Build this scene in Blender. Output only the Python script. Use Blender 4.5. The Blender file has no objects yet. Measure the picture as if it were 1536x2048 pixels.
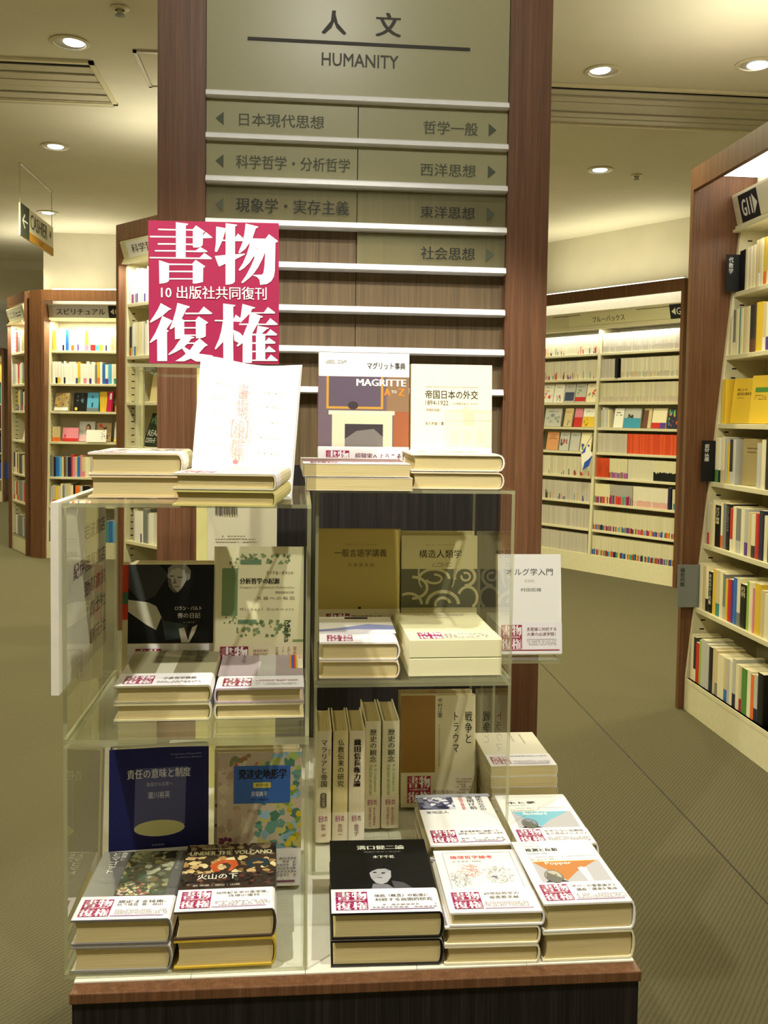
import bpy, math, random
from mathutils import Vector, Matrix
from mathutils.geometry import tessellate_polygon
random.seed(7)
S = bpy.context.scene
COL = S.collection

# ---------------------------------------------------------------- camera
cam_d = bpy.data.cameras.new('camera')
cam = bpy.data.objects.new('camera', cam_d)
COL.objects.link(cam)
S.camera = cam
FPX, PX, PY = 1880.0, 768.0, 936.0          # focal length and optical axis, in pixels of the 1536 x 2048 frame
EYE = 1.35
psi, pitch, roll = math.radians(5.2), math.atan(98 / FPX), 0.014
fw = Vector((math.sin(psi) * math.cos(pitch), math.cos(psi) * math.cos(pitch), -math.sin(pitch)))
r0 = Vector((math.cos(psi), -math.sin(psi), 0))
u0 = r0.cross(fw)
rt = r0 * math.cos(roll) + u0 * math.sin(roll)
up = rt.cross(fw)
m = Matrix((rt, up, -fw)).transposed().to_4x4()
m.translation = Vector((0, 0, EYE))
cam.matrix_world = m
cam_d.sensor_fit = 'VERTICAL'
cam_d.sensor_height = 36
cam_d.sensor_width = 27
cam_d.lens = FPX * 36 / 2048
cam_d.shift_y = (PY - 1024) / 2048
cam_d.clip_start = 0.05

# ---------------------------------------------------------------- world, exposure
w = bpy.data.worlds.new('world')
S.world = w
w.use_nodes = True
w.node_tree.nodes['Background'].inputs[0].default_value = (1.0, 0.87, 0.5, 1)
w.node_tree.nodes['Background'].inputs[1].default_value = 0.15
S.view_settings.view_transform = 'Standard'
S.view_settings.look = 'None'
S.view_settings.gamma = 1
S.view_settings.use_curve_mapping = False
S.view_settings.exposure = 0.14
S.cycles.use_denoising = True
S.cycles.max_bounces = 8
S.cycles.diffuse_bounces = 5
S.cycles.transparent_max_bounces = 32
S.cycles.sample_clamp_indirect = 6
GENERAL = (1.0, 0.92, 0.56)     # the shop's warm ceiling lamps
ACCENT = (1.0, 0.96, 0.84)       # the whiter accent lamps over the display
P_GENERAL, P_ACCENT = 120, 80
def spot(loc, target, power, size, blend, colr, radius=0.05, parent=None):
    l = bpy.data.lights.new('lamp_light', 'SPOT')
    l.energy = power; l.spot_size = math.radians(size); l.spot_blend = blend; l.color = colr
    l.shadow_soft_size = radius
    o = bpy.data.objects.new('lamp_light', l); COL.objects.link(o)
    o.location = loc
    o.rotation_euler = (Vector(target) - Vector(loc)).to_track_quat('-Z', 'Y').to_euler()
    return o
def arealight(loc, rot, sx, sy, power, colr):
    l = bpy.data.lights.new('tube_light', 'AREA')
    l.shape = 'RECTANGLE'; l.size = sx; l.size_y = sy; l.energy = power; l.color = colr
    o = bpy.data.objects.new('tube_light', l); COL.objects.link(o)
    o.location = loc; o.rotation_euler = rot
    return o
CEIL = 3.1
# accent spots of the track above and before the display
for L, T, P, sz in (((-0.75, 0.42, CEIL - .06), (0.05, 1.45, 1.0), P_ACCENT * 2.4, 50),
                    ((0.85, 0.55, CEIL - .06), (0.0, 1.6, 1.1), P_ACCENT * 1.5, 46),
                    ((0.1, 0.0, CEIL - .06), (0.1, 2.06, 2.0), P_ACCENT * 1.15, 60)):
    spot(L, T, P, sz, 0.25, ACCENT, 0.025)
# general downlights, one under every visible fitting and on through the shop
LAMPS = [(-1.09, 4.637), (1.495, 4.667), (-1.60, 6.41), (2.064, 6.463), (2.19, 4.485), (-2.19, 8.5)]
HIDDEN_LAMPS = [(-2.9, 2.6), (3.6, 1.2), (-2.4, -2.6), (2.6, -2.6), (-3.4, 5.0), (4.4, 3.6), (-4.2, 8.0),
                (0.2, 6.4), (-4.0, 11.5), (0.2, 8.2), (-4.3, 0.5), (4.3, -0.8), (0.3, 3.1), (-5.2, 13.6), (-3.4, 9.9), (-2.9, 13.4)]  # the last ones, far left, are added to brighten that corner
for x, y in LAMPS + HIDDEN_LAMPS:
    spot((x, y, CEIL - (.03 if y < 11 else .16)), (x, y, 0), P_GENERAL, 150, 0.6, GENERAL, 0.06)

# ---------------------------------------------------------------- colours and materials
def lin(c):
    c = c / 255
    return c / 12.92 if c <= 0.04045 else ((c + 0.055) / 1.055) ** 2.4
def hx(h): return tuple(lin(int(h[i:i + 2], 16)) for i in (0, 2, 4)) + (1.0,)
MATS = {}
def mat(name, build):
    mt = bpy.data.materials.new(name); mt.use_nodes = True
    nt = mt.node_tree; b = nt.nodes['Principled BSDF']
    build(nt, b); MATS[name] = mt
    return mt
def N(nt, t, **kw):
    n = nt.nodes.new(t)
    for k, v in kw.items():
        if k in n.inputs: n.inputs[k].default_value = v
        else: setattr(n, k, v)
    return n
def coords(nt, scale, kind='Object', rot=(0, 0, 0)):
    tc = nt.nodes.new('ShaderNodeTexCoord'); mp = nt.nodes.new('ShaderNodeMapping')
    mp.inputs['Scale'].default_value = scale; mp.inputs['Rotation'].default_value = rot
    nt.links.new(tc.outputs[kind], mp.inputs[0])
    return mp.outputs[0]
def ramp(nt, fac, stops):
    r = nt.nodes.new('ShaderNodeValToRGB'); nt.links.new(fac, r.inputs[0])
    els = r.color_ramp.elements
    while len(els) < len(stops): els.new(0.5)
    for e, (p, c) in zip(els, stops): e.position = p; e.color = c
    return r.outputs[0]
def bump(nt, b, fac, strength, dist):
    bp = N(nt, 'ShaderNodeBump', Strength=strength, Distance=dist)
    nt.links.new(fac, bp.inputs['Height']); nt.links.new(bp.outputs[0], b.inputs['Normal'])
def plain(h, rough=0.5, spec=0.3, metal=0.0, noise=0.06, ns=40):
    def f(nt, b):
        c = hx(h)
        n = N(nt, 'ShaderNodeTexNoise', Scale=1.0); nt.links.new(coords(nt, (ns, ns, ns)), n.inputs['Vector'])
        nt.links.new(ramp(nt, n.outputs[0], [(0.3, tuple(x * (1 - noise) for x in c[:3]) + (1,)), (0.7, c)]), b.inputs['Base Color'])
        b.inputs['Roughness'].default_value = rough; b.inputs['Specular IOR Level'].default_value = spec
        b.inputs['Metallic'].default_value = metal
    return f
def woodf(a, bb, c, rough=0.42):
    def f(nt, b):
        v = coords(nt, (110, 110, 2.2))
        n1 = N(nt, 'ShaderNodeTexNoise', Scale=1.0, Detail=6.0, Roughness=0.65, Distortion=0.4); nt.links.new(v, n1.inputs['Vector'])
        v2 = coords(nt, (420, 420, 9))
        n2 = N(nt, 'ShaderNodeTexNoise', Scale=1.0, Detail=3.0); nt.links.new(v2, n2.inputs['Vector'])
        mx = N(nt, 'ShaderNodeMath', operation='ADD'); nt.links.new(n1.outputs[0], mx.inputs[0])
        m2 = N(nt, 'ShaderNodeMath', operation='MULTIPLY'); nt.links.new(n2.outputs[0], m2.inputs[0]); m2.inputs[1].default_value = 0.5
        nt.links.new(m2.outputs[0], mx.inputs[1])
        nt.links.new(ramp(nt, mx.outputs[0], [(0.55, hx(a)), (0.75, hx(bb)), (0.95, hx(c))]), b.inputs['Base Color'])
        b.inputs['Roughness'].default_value = rough; b.inputs['Specular IOR Level'].default_value = 0.35
        bump(nt, b, n2.outputs[0], 0.15, 0.0006)
    return f
mat('wood', woodf('573a25', '69462e', '78543a'))
mat('wood_recess', woodf('4e3f2a', '5e4d35', '6b593e', 0.5))
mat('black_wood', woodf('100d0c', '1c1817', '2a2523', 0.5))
mat('cream_metal', plain('dcd5b4', 0.45, 0.4))
mat('white_aluminium', plain('efeff2', 0.3, 0.5))
mat('white_laminate', plain('ece8d8', 0.35, 0.4))
mat('wall_paint', plain('d8d3c0', 0.85, 0.1, ns=4))
mat('ceiling_paint', plain('e6e2d2', 0.9, 0.1, ns=3))
mat('dark_slot', plain('0c0b0a', 0.8, 0.1))
mat('diffuser_metal', plain('bdb8a0', 0.4, 0.5))
mat('black_paint', plain('17181a', 0.5, 0.4))
mat('grey_plastic', plain('6d7276', 0.5, 0.4))
mat('board_white', plain('e6e0d0', 0.6, 0.2))
def carpet(nt, b):
    v = coords(nt, (1, 1, 1), rot=(0, 0, math.radians(38)))
    wv = N(nt, 'ShaderNodeTexWave', Scale=26.0, Distortion=1.2, Detail=2.0); wv.inputs['Detail Scale'].default_value = 3.0
    nt.links.new(v, wv.inputs['Vector'])
    n = N(nt, 'ShaderNodeTexNoise', Scale=260.0, Detail=2.0); nt.links.new(v, n.inputs['Vector'])
    ad = N(nt, 'ShaderNodeMath', operation='ADD'); nt.links.new(wv.outputs['Fac'], ad.inputs[0]); nt.links.new(n.outputs[0], ad.inputs[1])
    nt.links.new(ramp(nt, ad.outputs[0], [(0.35, hx('4e4a38')), (0.95, hx('605b46'))]), b.inputs['Base Color'])
    b.inputs['Roughness'].default_value = 0.95; b.inputs['Specular IOR Level'].default_value = 0.08
    bump(nt, b, ad.outputs[0], 0.35, 0.003)
mat('carpet', carpet)
def attr(rough, spec, coat=0.0):
    def f(nt, b):
        a = nt.nodes.new('ShaderNodeAttribute'); a.attribute_name = 'Col'
        nt.links.new(a.outputs['Color'], b.inputs['Base Color'])
        b.inputs['Roughness'].default_value = rough; b.inputs['Specular IOR Level'].default_value = spec
        b.inputs['Coat Weight'].default_value = coat; b.inputs['Coat Roughness'].default_value = 0.15
    return f
mat('printed_paper', attr(0.55, 0.3))
mat('glossy_jacket', attr(0.35, 0.45, 0.15))
def pages(nt, b):
    v = coords(nt, (8, 8, 2600))
    n = N(nt, 'ShaderNodeTexNoise', Scale=1.0, Detail=2.0); nt.links.new(v, n.inputs['Vector'])
    nt.links.new(ramp(nt, n.outputs[0], [(0.3, hx('b8a674')), (0.7, hx('d8c896'))]), b.inputs['Base Color'])
    b.inputs['Roughness'].default_value = 0.8; b.inputs['Specular IOR Level'].default_value = 0.1
mat('page_edges', pages)
def acrylic(tint, grey=0.0, rough=0.02):
    def f(nt, b):
        out = nt.nodes['Material Output']; nt.nodes.remove(b)
        tr = N(nt, 'ShaderNodeBsdfTransparent', Color=tint)
        gl = N(nt, 'ShaderNodeBsdfGlossy', Roughness=rough); gl.inputs['Color'].default_value = (1, 1, 1, 1)
        fr = N(nt, 'ShaderNodeFresnel', IOR=1.49)
        mx = nt.nodes.new('ShaderNodeMixShader')
        ge = nt.nodes.new('ShaderNodeNewGeometry')          # one reflection per slab: from its outer face only
        om = N(nt, 'ShaderNodeMath', operation='SUBTRACT'); om.inputs[0].default_value = 1; nt.links.new(ge.outputs['Backfacing'], om.inputs[1])
        ml = N(nt, 'ShaderNodeMath', operation='MULTIPLY', use_clamp=True); nt.links.new(fr.outputs[0], ml.inputs[0]); nt.links.new(om.outputs[0], ml.inputs[1])
        m3 = N(nt, 'ShaderNodeMath', operation='MULTIPLY', use_clamp=True); nt.links.new(ml.outputs[0], m3.inputs[0]); m3.inputs[1].default_value = 0.85
        nt.links.new(m3.outputs[0], mx.inputs[0]); nt.links.new(tr.outputs[0], mx.inputs[1]); nt.links.new(gl.outputs[0], mx.inputs[2])
        if grey:
            df = N(nt, 'ShaderNodeBsdfDiffuse', Color=hx('c0bc94'))
            m2 = nt.nodes.new('ShaderNodeMixShader'); m2.inputs[0].default_value = grey
            nt.links.new(mx.outputs[0], m2.inputs[1]); nt.links.new(df.outputs[0], m2.inputs[2])
            mx = m2
        nt.links.new(mx.outputs[0], out.inputs[0])
    return f
mat('acrylic', acrylic((0.97, 0.98, 0.97, 1), 0.02))
mat('acrylic_edge', acrylic((0.75, 0.78, 0.72, 1), 0.42))
mat('film_glass', acrylic((0.9, 0.9, 0.85, 1), 0.55, 0.3))
mat('clear_glass', acrylic((0.93, 0.93, 0.88, 1), 0.14))
def emit(c, s):
    def f(nt, b):
        b.inputs['Base Color'].default_value = c; b.inputs['Emission Color'].default_value = c; b.inputs['Emission Strength'].default_value = s
    return f
mat('lamp_glow', emit((0.80, 0.86, 1.0, 1), 6.0))
mat('tube_glow', emit((1.0, 0.98, 0.88, 1), 2.2))

# ---------------------------------------------------------------- helpers
def tag(o, label=None, cat=None, group=None, kind=None):
    if label: o['label'] = label
    if cat: o['category'] = cat
    if group: o['group'] = group
    if kind: o['kind'] = kind
    return o
def empty(name, loc=(0, 0, 0), rot=(0, 0, 0), label=None, cat=None, group=None, kind=None):
    o = bpy.data.objects.new(name, None); COL.objects.link(o)
    o.location = loc; o.rotation_euler = rot; o.empty_display_size = 0.05
    return tag(o, label, cat, group, kind)
class MB:
    """collects shapes, each with a colour and a material slot, into one mesh"""
    def __init__(s): s.v = []; s.f = []; s.c = []; s.s = []
    def face(s, pts, c=(1, 1, 1, 1), slot=0):
        n = len(s.v); s.v += [tuple(p) for p in pts]; s.f.append(tuple(range(n, n + len(pts)))); s.c.append(c); s.s.append(slot); return s
    def box(s, x0, y0, z0, x1, y1, z1, c=(1, 1, 1, 1), slot=0, edge=None):
        n = len(s.v)
        s.v += [(x0, y0, z0), (x1, y0, z0), (x1, y1, z0), (x0, y1, z0), (x0, y0, z1), (x1, y0, z1), (x1, y1, z1), (x0, y1, z1)]
        fs = [(0, 3, 2, 1), (4, 5, 6, 7), (0, 1, 5, 4), (1, 2, 6, 5), (2, 3, 7, 6), (3, 0, 4, 7)]
        d = (z1 - z0, z1 - z0, y1 - y0, x1 - x0, y1 - y0, x1 - x0)
        thin = min(d)
        for f, t in zip(fs, d):
            s.f.append(tuple(n + i for i in f)); s.c.append(c)
            s.s.append(slot if edge is None or t == thin else edge)
        return s
    def prism(s, poly, z0, z1, c=(1, 1, 1, 1), slot=0, axis='z'):
        """poly in two axes, extruded along the third"""
        def P(a, b, h): return (a, b, h) if axis == 'z' else ((a, h, b) if axis == 'y' else (h, a, b))
        n = len(poly); k = len(s.v)
        s.v += [P(a, b, z0) for a, b in poly] + [P(a, b, z1) for a, b in poly]
        for i in range(n):
            j = (i + 1) % n
            s.f.append((k + i, k + j, k + n + j, k + n + i)); s.c.append(c); s.s.append(slot)
        for t in tessellate_polygon([[Vector((a, b, 0)) for a, b in poly]]):
            s.f.append(tuple(k + i for i in t)); s.c.append(c); s.s.append(slot)
            s.f.append(tuple(k + n + i for i in t)); s.c.append(c); s.s.append(slot)
        return s
    def tube(s, p0, p1, r, n=12, c=(1, 1, 1, 1), slot=0):
        p0, p1 = Vector(p0), Vector(p1); d = (p1 - p0).normalized()
        a = d.orthogonal().normalized(); b = d.cross(a); k = len(s.v)
        for p in (p0, p1):
            for i in range(n):
                t = 2 * math.pi * i / n; s.v.append(tuple(p + a * math.cos(t) * r + b * math.sin(t) * r))
        for i in range(n):
            j = (i + 1) % n; s.f.append((k + i, k + j, k + n + j, k + n + i)); s.c.append(c); s.s.append(slot)
        s.f.append(tuple(k + i for i in range(n))); s.f.append(tuple(k + n + i for i in range(n)))
        s.c += [c, c]; s.s += [slot, slot]
        return s
    def lathe(s, prof, cx=0, cy=0, n=28, c=(1, 1, 1, 1), slot=0):
        k = len(s.v)
        for r, z in prof:
            for i in range(n):
                t = 2 * math.pi * i / n; s.v.append((cx + r * math.cos(t), cy + r * math.sin(t), z))
        for a in range(len(prof) - 1):
            for i in range(n):
                j = (i + 1) % n
                s.f.append((k + a * n + i, k + a * n + j, k + (a + 1) * n + j, k + (a + 1) * n + i)); s.c.append(c); s.s.append(slot)
        return s
    def build(s, name, mats, parent=None, loc=(0, 0, 0), bevel=0):
        me = bpy.data.meshes.new(name); me.from_pydata(s.v, [], s.f)
        if isinstance(mats, str): mats = [mats]
        for q in mats: me.materials.append(MATS[q])
        ca = me.color_attributes.new('Col', 'FLOAT_COLOR', 'CORNER')
        buf = []
        for f, c in zip(s.f, s.c): buf += list(c) * len(f)
        ca.data.foreach_set('color', buf)
        me.polygons.foreach_set('material_index', s.s)
        me.update()
        o = bpy.data.objects.new(name, me); COL.objects.link(o)
        o.parent = parent; o.location = loc
        if bevel:
            b = o.modifiers.new('bevel', 'BEVEL'); b.width = bevel; b.segments = 2; b.limit_method = 'ANGLE'
        return o

# ---------------------------------------------------------------- flat print: words, rules, emblems on covers and signs
TXT = {}
def text_shape(t, bold):
    k = t
    if k not in TXT:
        cu = bpy.data.curves.new('t', 'FONT'); cu.body = t; cu.resolution_u = 2; cu.fill_mode = 'FRONT'
        ob = bpy.data.objects.new('t', cu); COL.objects.link(ob)
        dg = bpy.context.evaluated_depsgraph_get(); ev = ob.evaluated_get(dg); me = ev.to_mesh()
        vs = [(v.co.x, v.co.y) for v in me.vertices]; fs = [tuple(p.vertices) for p in me.polygons]
        ev.to_mesh_clear(); bpy.data.objects.remove(ob); bpy.data.curves.remove(cu)
        TXT[k] = (vs, fs)
    return TXT[k]
GLY = {
'A': [[(211,991),(304,982),(301,974),(286,969),(283,743),(210,741)],[(80,943),(209,942),(209,933),(79,933),(73,938)],[(286,943),(340,944),(340,934),(286,934)],[(16,892),(208,893),(208,883),(16,881),(10,887)],[(285,892),(342,893),(342,884),(285,884)],[(76,842),(207,843),(207,833),(75,831),(70,836)],[(284,843),(341,843),(341,832),(284,832)],[(54,793),(208,795),(208,785),(53,783),(48,789)],[(283,794),(360,795),(397,820),(452,791),(445,786),(410,784),(283,784)],[(13,744),(390,746),(426,779),(486,743),(479,736),(12,735),(8,740)],[(340,945),(364,971),(432,930),(415,914),(417,903),(439,926),(489,890),(484,885),(416,882),(414,835),(402,824),(381,817),(346,815),(339,823)],[(81,723),(157,701),(333,701),(360,730),(432,686),(429,679),(417,676),(415,575),(388,568),(360,563),(337,563),(338,692),(157,690),(156,580),(144,570),(119,562),(83,558)],[(158,650),(337,653),(337,642),(158,640)],[(157,598),(336,600),(336,591),(156,589)]] ,
'B': [[(591,991),(680,982),(675,974),(663,971),(660,581),(645,568),(617,560),(588,559)],[(518,966),(592,956),(588,937),(568,875),(540,818),(524,789),(511,789),(507,793),(515,850)],[(564,875),(590,875),(590,865),(564,864)],[(663,891),(685,920),(723,891),(725,867),(663,866)],[(506,759),(590,768),(661,773),(736,780),(739,774),(664,738),(589,707),(552,690),(541,685),(535,690)],[(744,992),(842,972),(838,964),(823,960),(796,888),(897,888),(924,920),(994,873),(992,868),(974,860),(969,661),(962,622),(942,589),(909,568),(855,561),(850,597),(831,616),(800,627),(805,631),(871,634),(882,650),(889,701),(895,794),(872,743),(839,684),(796,629),(760,599),(720,571),(709,576),(746,625),(782,686),(812,754),(830,812),(838,844),(834,812),(808,764),(772,715),(732,679),(698,658),(689,665),(722,711),(751,772),(770,827),(776,859),(741,813),(697,780),(688,787),(721,861),(736,928)]] ,
'C': [[(92,422),(174,381),(153,373),(105,333),(62,308),(15,284),(8,289),(42,335),(71,380)],[(103,332),(181,300),(134,238),(153,227),(139,219),(138,15),(63,14),(63,172),(11,141),(6,146),(50,213),(83,281)],[(219,425),(313,401),(307,391),(291,388),(251,314),(270,304),(270,203),(358,204),(356,194),(308,194),(348,184),(343,178),(324,174),(304,149),(268,114),(254,105),(200,77),(153,57),(147,63),(190,102),(223,148),(245,174),(220,171),(199,169),(198,257),(167,237),(159,242),(184,302),(207,372)],[(278,357),(382,358),(420,402),(486,355),(477,349),(276,346)],[(270,304),(356,305),(380,333),(452,291),(449,284),(435,279),(434,192),(414,182),(393,178),(371,177),(359,178),(359,296),(270,295)],[(271,255),(359,256),(359,246),(271,245)],[(302,147),(350,148),(387,177),(450,129),(427,119),(380,70),(488,57),(482,48),(457,34),(443,14),(361,13),(319,34),(269,14),(199,14),(252,45),(281,68),(252,105),(270,116),(312,92),(346,138),(291,137)]] ,
'D': [[(569,425),(664,416),(659,407),(646,404),(648,314),(666,348),(702,324),(718,425),(818,400),(812,394),(794,390),(781,366),(883,367),(915,405),(971,367),(966,359),(813,357),(876,338),(870,330),(856,328),(837,287),(898,286),(933,326),(992,284),(981,278),(830,276),(791,215),(825,215),(835,272),(923,257),(917,249),(905,247),(865,214),(903,215),(933,248),(987,212),(980,204),(894,203),(893,158),(920,188),(974,154),(968,145),(893,144),(893,97),(922,129),(974,92),(968,85),(893,84),(893,32),(906,32),(937,67),(992,28),(987,22),(789,21),(788,8),(718,8),(719,148),(681,122),(670,128),(690,149),(678,151),(655,163),(650,210),(645,227),(646,11),(569,10),(569,155),(511,99),(503,106),(536,174),(555,235),(566,299),(506,299),(503,306),(508,309),(569,309)]] ,

}
HOLES_D = [[(647,299),(696,298),(703,291),(774,358),(764,286),(691,285),(690,279),(694,276),(755,276),(720,197),(697,221),(646,241)],[(791,202),(821,203),(821,154),(792,153)],[(792,143),(820,143),(821,94),(791,93)],[(792,83),(821,84),(820,31),(791,30)]]
C = {k: hx(v) for k, v in dict(W='f4f2ec', C='efe6c4', Y='e6c23c', R='c92f2a', O='e8742a', B='2f6fc4', N='1d2140', K='0e0e10', G='7d8180',
     L='c2c2be', E='4f8a3c', P='e08aa0', V='5a3a94', T='3f8f88', S='5cb0e0', D='6b4a30', M='b51f50', I='d8c79a', A='a8976a', Z='333436', F='9dc24a').items()}
OBI = hx('f2eef2'); MAG = hx('951c52'); INK = hx('1b1a1c')
class Print:
    """items in millimetres on a cover; f maps (u, v, layer) to local space"""
    def __init__(s, f): s.m = MB(); s.f = f; s.k = 0; s.inc = 1
    def shape(s, vs, fs, c):
        s.k += s.inc; n = len(s.m.v)
        s.m.v += [s.f(u, v, s.k) for u, v in vs]
        for q in fs: s.m.f.append(tuple(n + i for i in q)); s.m.c.append(c); s.m.s.append(0)
    def poly(s, pts, c):
        s.shape(pts, [tuple(t) for t in tessellate_polygon([[Vector((a, b, 0)) for a, b in pts]])], c)
    def line(s, pts, c): s.inc = .05; s.poly(pts, c); s.inc = 1
    def rect(s, a, b, c2, d, c): s.shape([(a, b), (c2, b), (c2, d), (a, d)], [(0, 1, 2, 3)], c)
    def oval(s, x, y, rx, ry, c, n=20): s.shape([(x + rx * math.cos(i * 6.2832 / n), y + ry * math.sin(i * 6.2832 / n)) for i in range(n)], [tuple(range(n))], c)
    def text(s, t, a, b, c2, d, c, bold=0.0):
        vs, fs = text_shape(t, bold)
        if not vs: return
        xs = [v[0] for v in vs]; ys = [v[1] for v in vs]
        X0, X1, Y0, Y1 = min(xs), max(xs), min(ys), max(ys)
        em = (d - b) / max(Y1 - Y0, .3) if Y1 - Y0 > .3 else 0
        for q in ((0,) if not bold else (-bold, 0, bold) if bold > .02 else (-bold * .6, bold * .6)):
            s.shape([(a + (x - X0) / (X1 - X0) * (c2 - a) + q * em, b + (y - Y0) / max(Y1 - Y0, 1e-6) * (d - b)) for x, y in vs], fs, c); s.inc = .05
        s.inc = 1
    def vtext(s, t, a, b, c2, d, c, bold=0.0):
        n = len(t); h = (d - b) / n
        V = []; Fs = []
        for i, ch in enumerate(t):
            vs, fs = text_shape({'ー': '|'}.get(ch, ch), bold)
            if not vs: continue
            xs = [v[0] for v in vs]; ys = [v[1] for v in vs]
            gw, gh = max(xs) - min(xs), max(ys) - min(ys); k = len(V)
            sc = (c2 - a) / 0.98; cx = (a + c2) / 2; cy = d - (i + .5) * h; sy = min(h * 1.0, h) / 1.02
            mx, my = (max(xs) + min(xs)) / 2, (max(ys) + min(ys)) / 2
            V += [(cx + (x - mx) * sc, cy + (y - my) * sy) for x, y in vs]; Fs += [tuple(k + j for j in f) for f in fs]
        for q in ((0,) if not bold else (-bold, 0, bold) if bold > .02 else (-bold * .6, bold * .6)):
            if V: s.shape([(x + q * (c2 - a), y) for x, y in V], Fs, c); s.inc = .05
        s.inc = 1
    def logo(s, a, b, c2, d, bg=MAG, fg=OBI, sub=True):
        s.rect(a, b, c2, d, bg)
        q = lambda p: (a + p[0] / 1000 * (c2 - a), b + p[1] / 1000 * (d - b))
        s.poly([q((0, 0)), q((1, 0)), q((0, 1))], bg); s.inc = .05
        for k, ps in GLY.items():
            for p in ps: s.poly([q(z) for z in p], fg)
        s.inc = 1
        for p in HOLES_D: s.poly([q(z) for z in p], bg)
        if sub: s.text('10 出版社共同復刊', *q((105, 460)), *q((895, 545)), fg, 0.012)
    def dashes(s, a, b, c2, d, c, rows, seed=1):
        r = random.Random(seed); V = []; Fs = []
        h = (d - b) / rows
        for i in range(rows):
            x = a
            while x < c2:
                L = r.uniform(.5, 1.0) * h * .9
                if r.random() < .85:
                    y = b + i * h; n = len(V); x1 = min(x + L, c2)
                    V += [(x, y), (x1, y), (x1, y + h * .42), (x, y + h * .42)]; Fs.append((n, n + 1, n + 2, n + 3))
                x += L + h * .25
        if V: s.shape(V, Fs, c)
    def blobs(s, a, b, c2, d, cols, n, seed, r0=1.5, r1=5):
        r = random.Random(seed); s.inc = .08
        for i in range(n):
            x, y, q = r.uniform(a, c2), r.uniform(b, d), r.uniform(r0, r1)
            k = r.randint(5, 8); ph = r.random() * 6
            pts = [(min(max(x + math.cos(ph + j * 6.283 / k) * q * r.uniform(.5, 1.3), a), c2), min(max(y + math.sin(ph + j * 6.283 / k) * q * r.uniform(.5, 1.3), b), d)) for j in range(k)]
            s.poly(pts, hx(cols[r.randrange(len(cols))]))
        s.inc = 1
    def run(s, items):
        for it in items:
            getattr(s, it[0])(*it[1:])
        return s
    def build(s, name, parent, material='printed_paper'): return s.m.build(name, material, parent)

# ================================================================ the room
def struct(name, mb, m, label=None, parent=None):
    o = mb.build(name, m, parent); o['kind'] = 'structure'
    if label: o['label'] = label
    return o
struct('floor', MB().box(-7, -4, -.1, 7, 17, 0), 'carpet', 'olive grey ribbed carpet running through the whole shop floor')
struct('ceiling', MB().box(-7, -4, CEIL, 7, 17, CEIL + .1), 'ceiling_paint', 'plain cream plaster ceiling set with round downlights')
o = struct('trim_floor', MB().prism([(1.355, 5.2), (1.36, 5.2), (1.322, 1.6), (1.317, 1.6)], 0.0, .0008), 'black_wood', 'thin dark seam in the carpet right of the display')
# back walls
struct('wall_back', MB().box(-2.47, 9.42, 0, 1.9, 9.55, CEIL), 'wall_paint', 'plain pale wall behind the bookcase marked G21')
struct('wall_far', MB().box(-7, 16, 0, 7, 16.1, CEIL), 'wall_paint', 'distant warm wall at the far left end of the shop')
struct('wall_left', MB().box(-7.1, -4, 0, -7, 16, CEIL), 'wall_paint', 'left hand side wall of the shop')
struct('wall_right', MB().box(7, -4, 0, 7.1, 16, CEIL), 'wall_paint', 'right hand side wall of the shop')
struct('wall_rear', MB().box(-7, -4.1, 0, 7, -4, CEIL), 'wall_paint', 'rear wall of the shop behind the visitor')
struct('trim_ceiling', MB().box(-7, 11.2, CEIL - .1, -2.47, 16, CEIL), 'ceiling_paint', 'lowered ceiling bay beyond the cashier sign')

def downlight(x, y, label, off):
    t = empty('downlight', (x, y, CEIL), label=label, cat='ceiling light', group='round downlights in the ceiling')
    MB().lathe([(.088, -.001), (.092, -.006), (.074, -.010), (.072, -.002)], n=32).build('trim_ring', 'cream_metal', t)
    MB().lathe([(.0001, -.002), (.073, -.0035)], n=32).build('reflector', 'diffuser_metal', t)
    MB().lathe([(.0001, -.0085), (.045, -.008), (.05, -.004)], cx=off[0], cy=off[1], n=28).build('lamp', 'lamp_glow', t)
DL = ['nearest downlight on the left, above the slotted air grille', 'downlight between the top of the sign column and the long air grille',
      'downlight on the left beyond the slotted air grille, above the cashier sign', 'downlight on the right beyond the long air grille',
      'downlight at the upper right corner above the tall G11 bookcase', 'small distant downlight seen just behind the cashier sign']
for (x, y), l, off in zip(LAMPS, DL, [(.022, -.006), (-.02, -.01), (.0, 0), (0, 0), (.02, .01), (.0, .0)]): downlight(x, y, l, off)
def sprinkler(x, y, label):
    t = empty('sprinkler', (x, y, CEIL), label=label, cat='sprinkler', group='ceiling sprinklers')
    MB().lathe([(.0001, -.001), (.038, -.002), (.04, -.006), (.02, -.012)], n=20).build('escutcheon', 'cream_metal', t)
    MB().lathe([(.012, -.01), (.012, -.028), (.0001, -.03)], n=12).build('nozzle', 'diffuser_metal', t)
    MB().lathe([(.0001, -.03), (.02, -.031), (.022, -.034), (.0001, -.036)], n=12).build('deflector', 'grey_plastic', t)
sprinkler(2.364, 6.568, 'small ceiling sprinkler right of the far right downlight')
sprinkler(-.7825, 4.225, 'small ceiling sprinkler at the top edge near the nearest left downlight')

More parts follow.
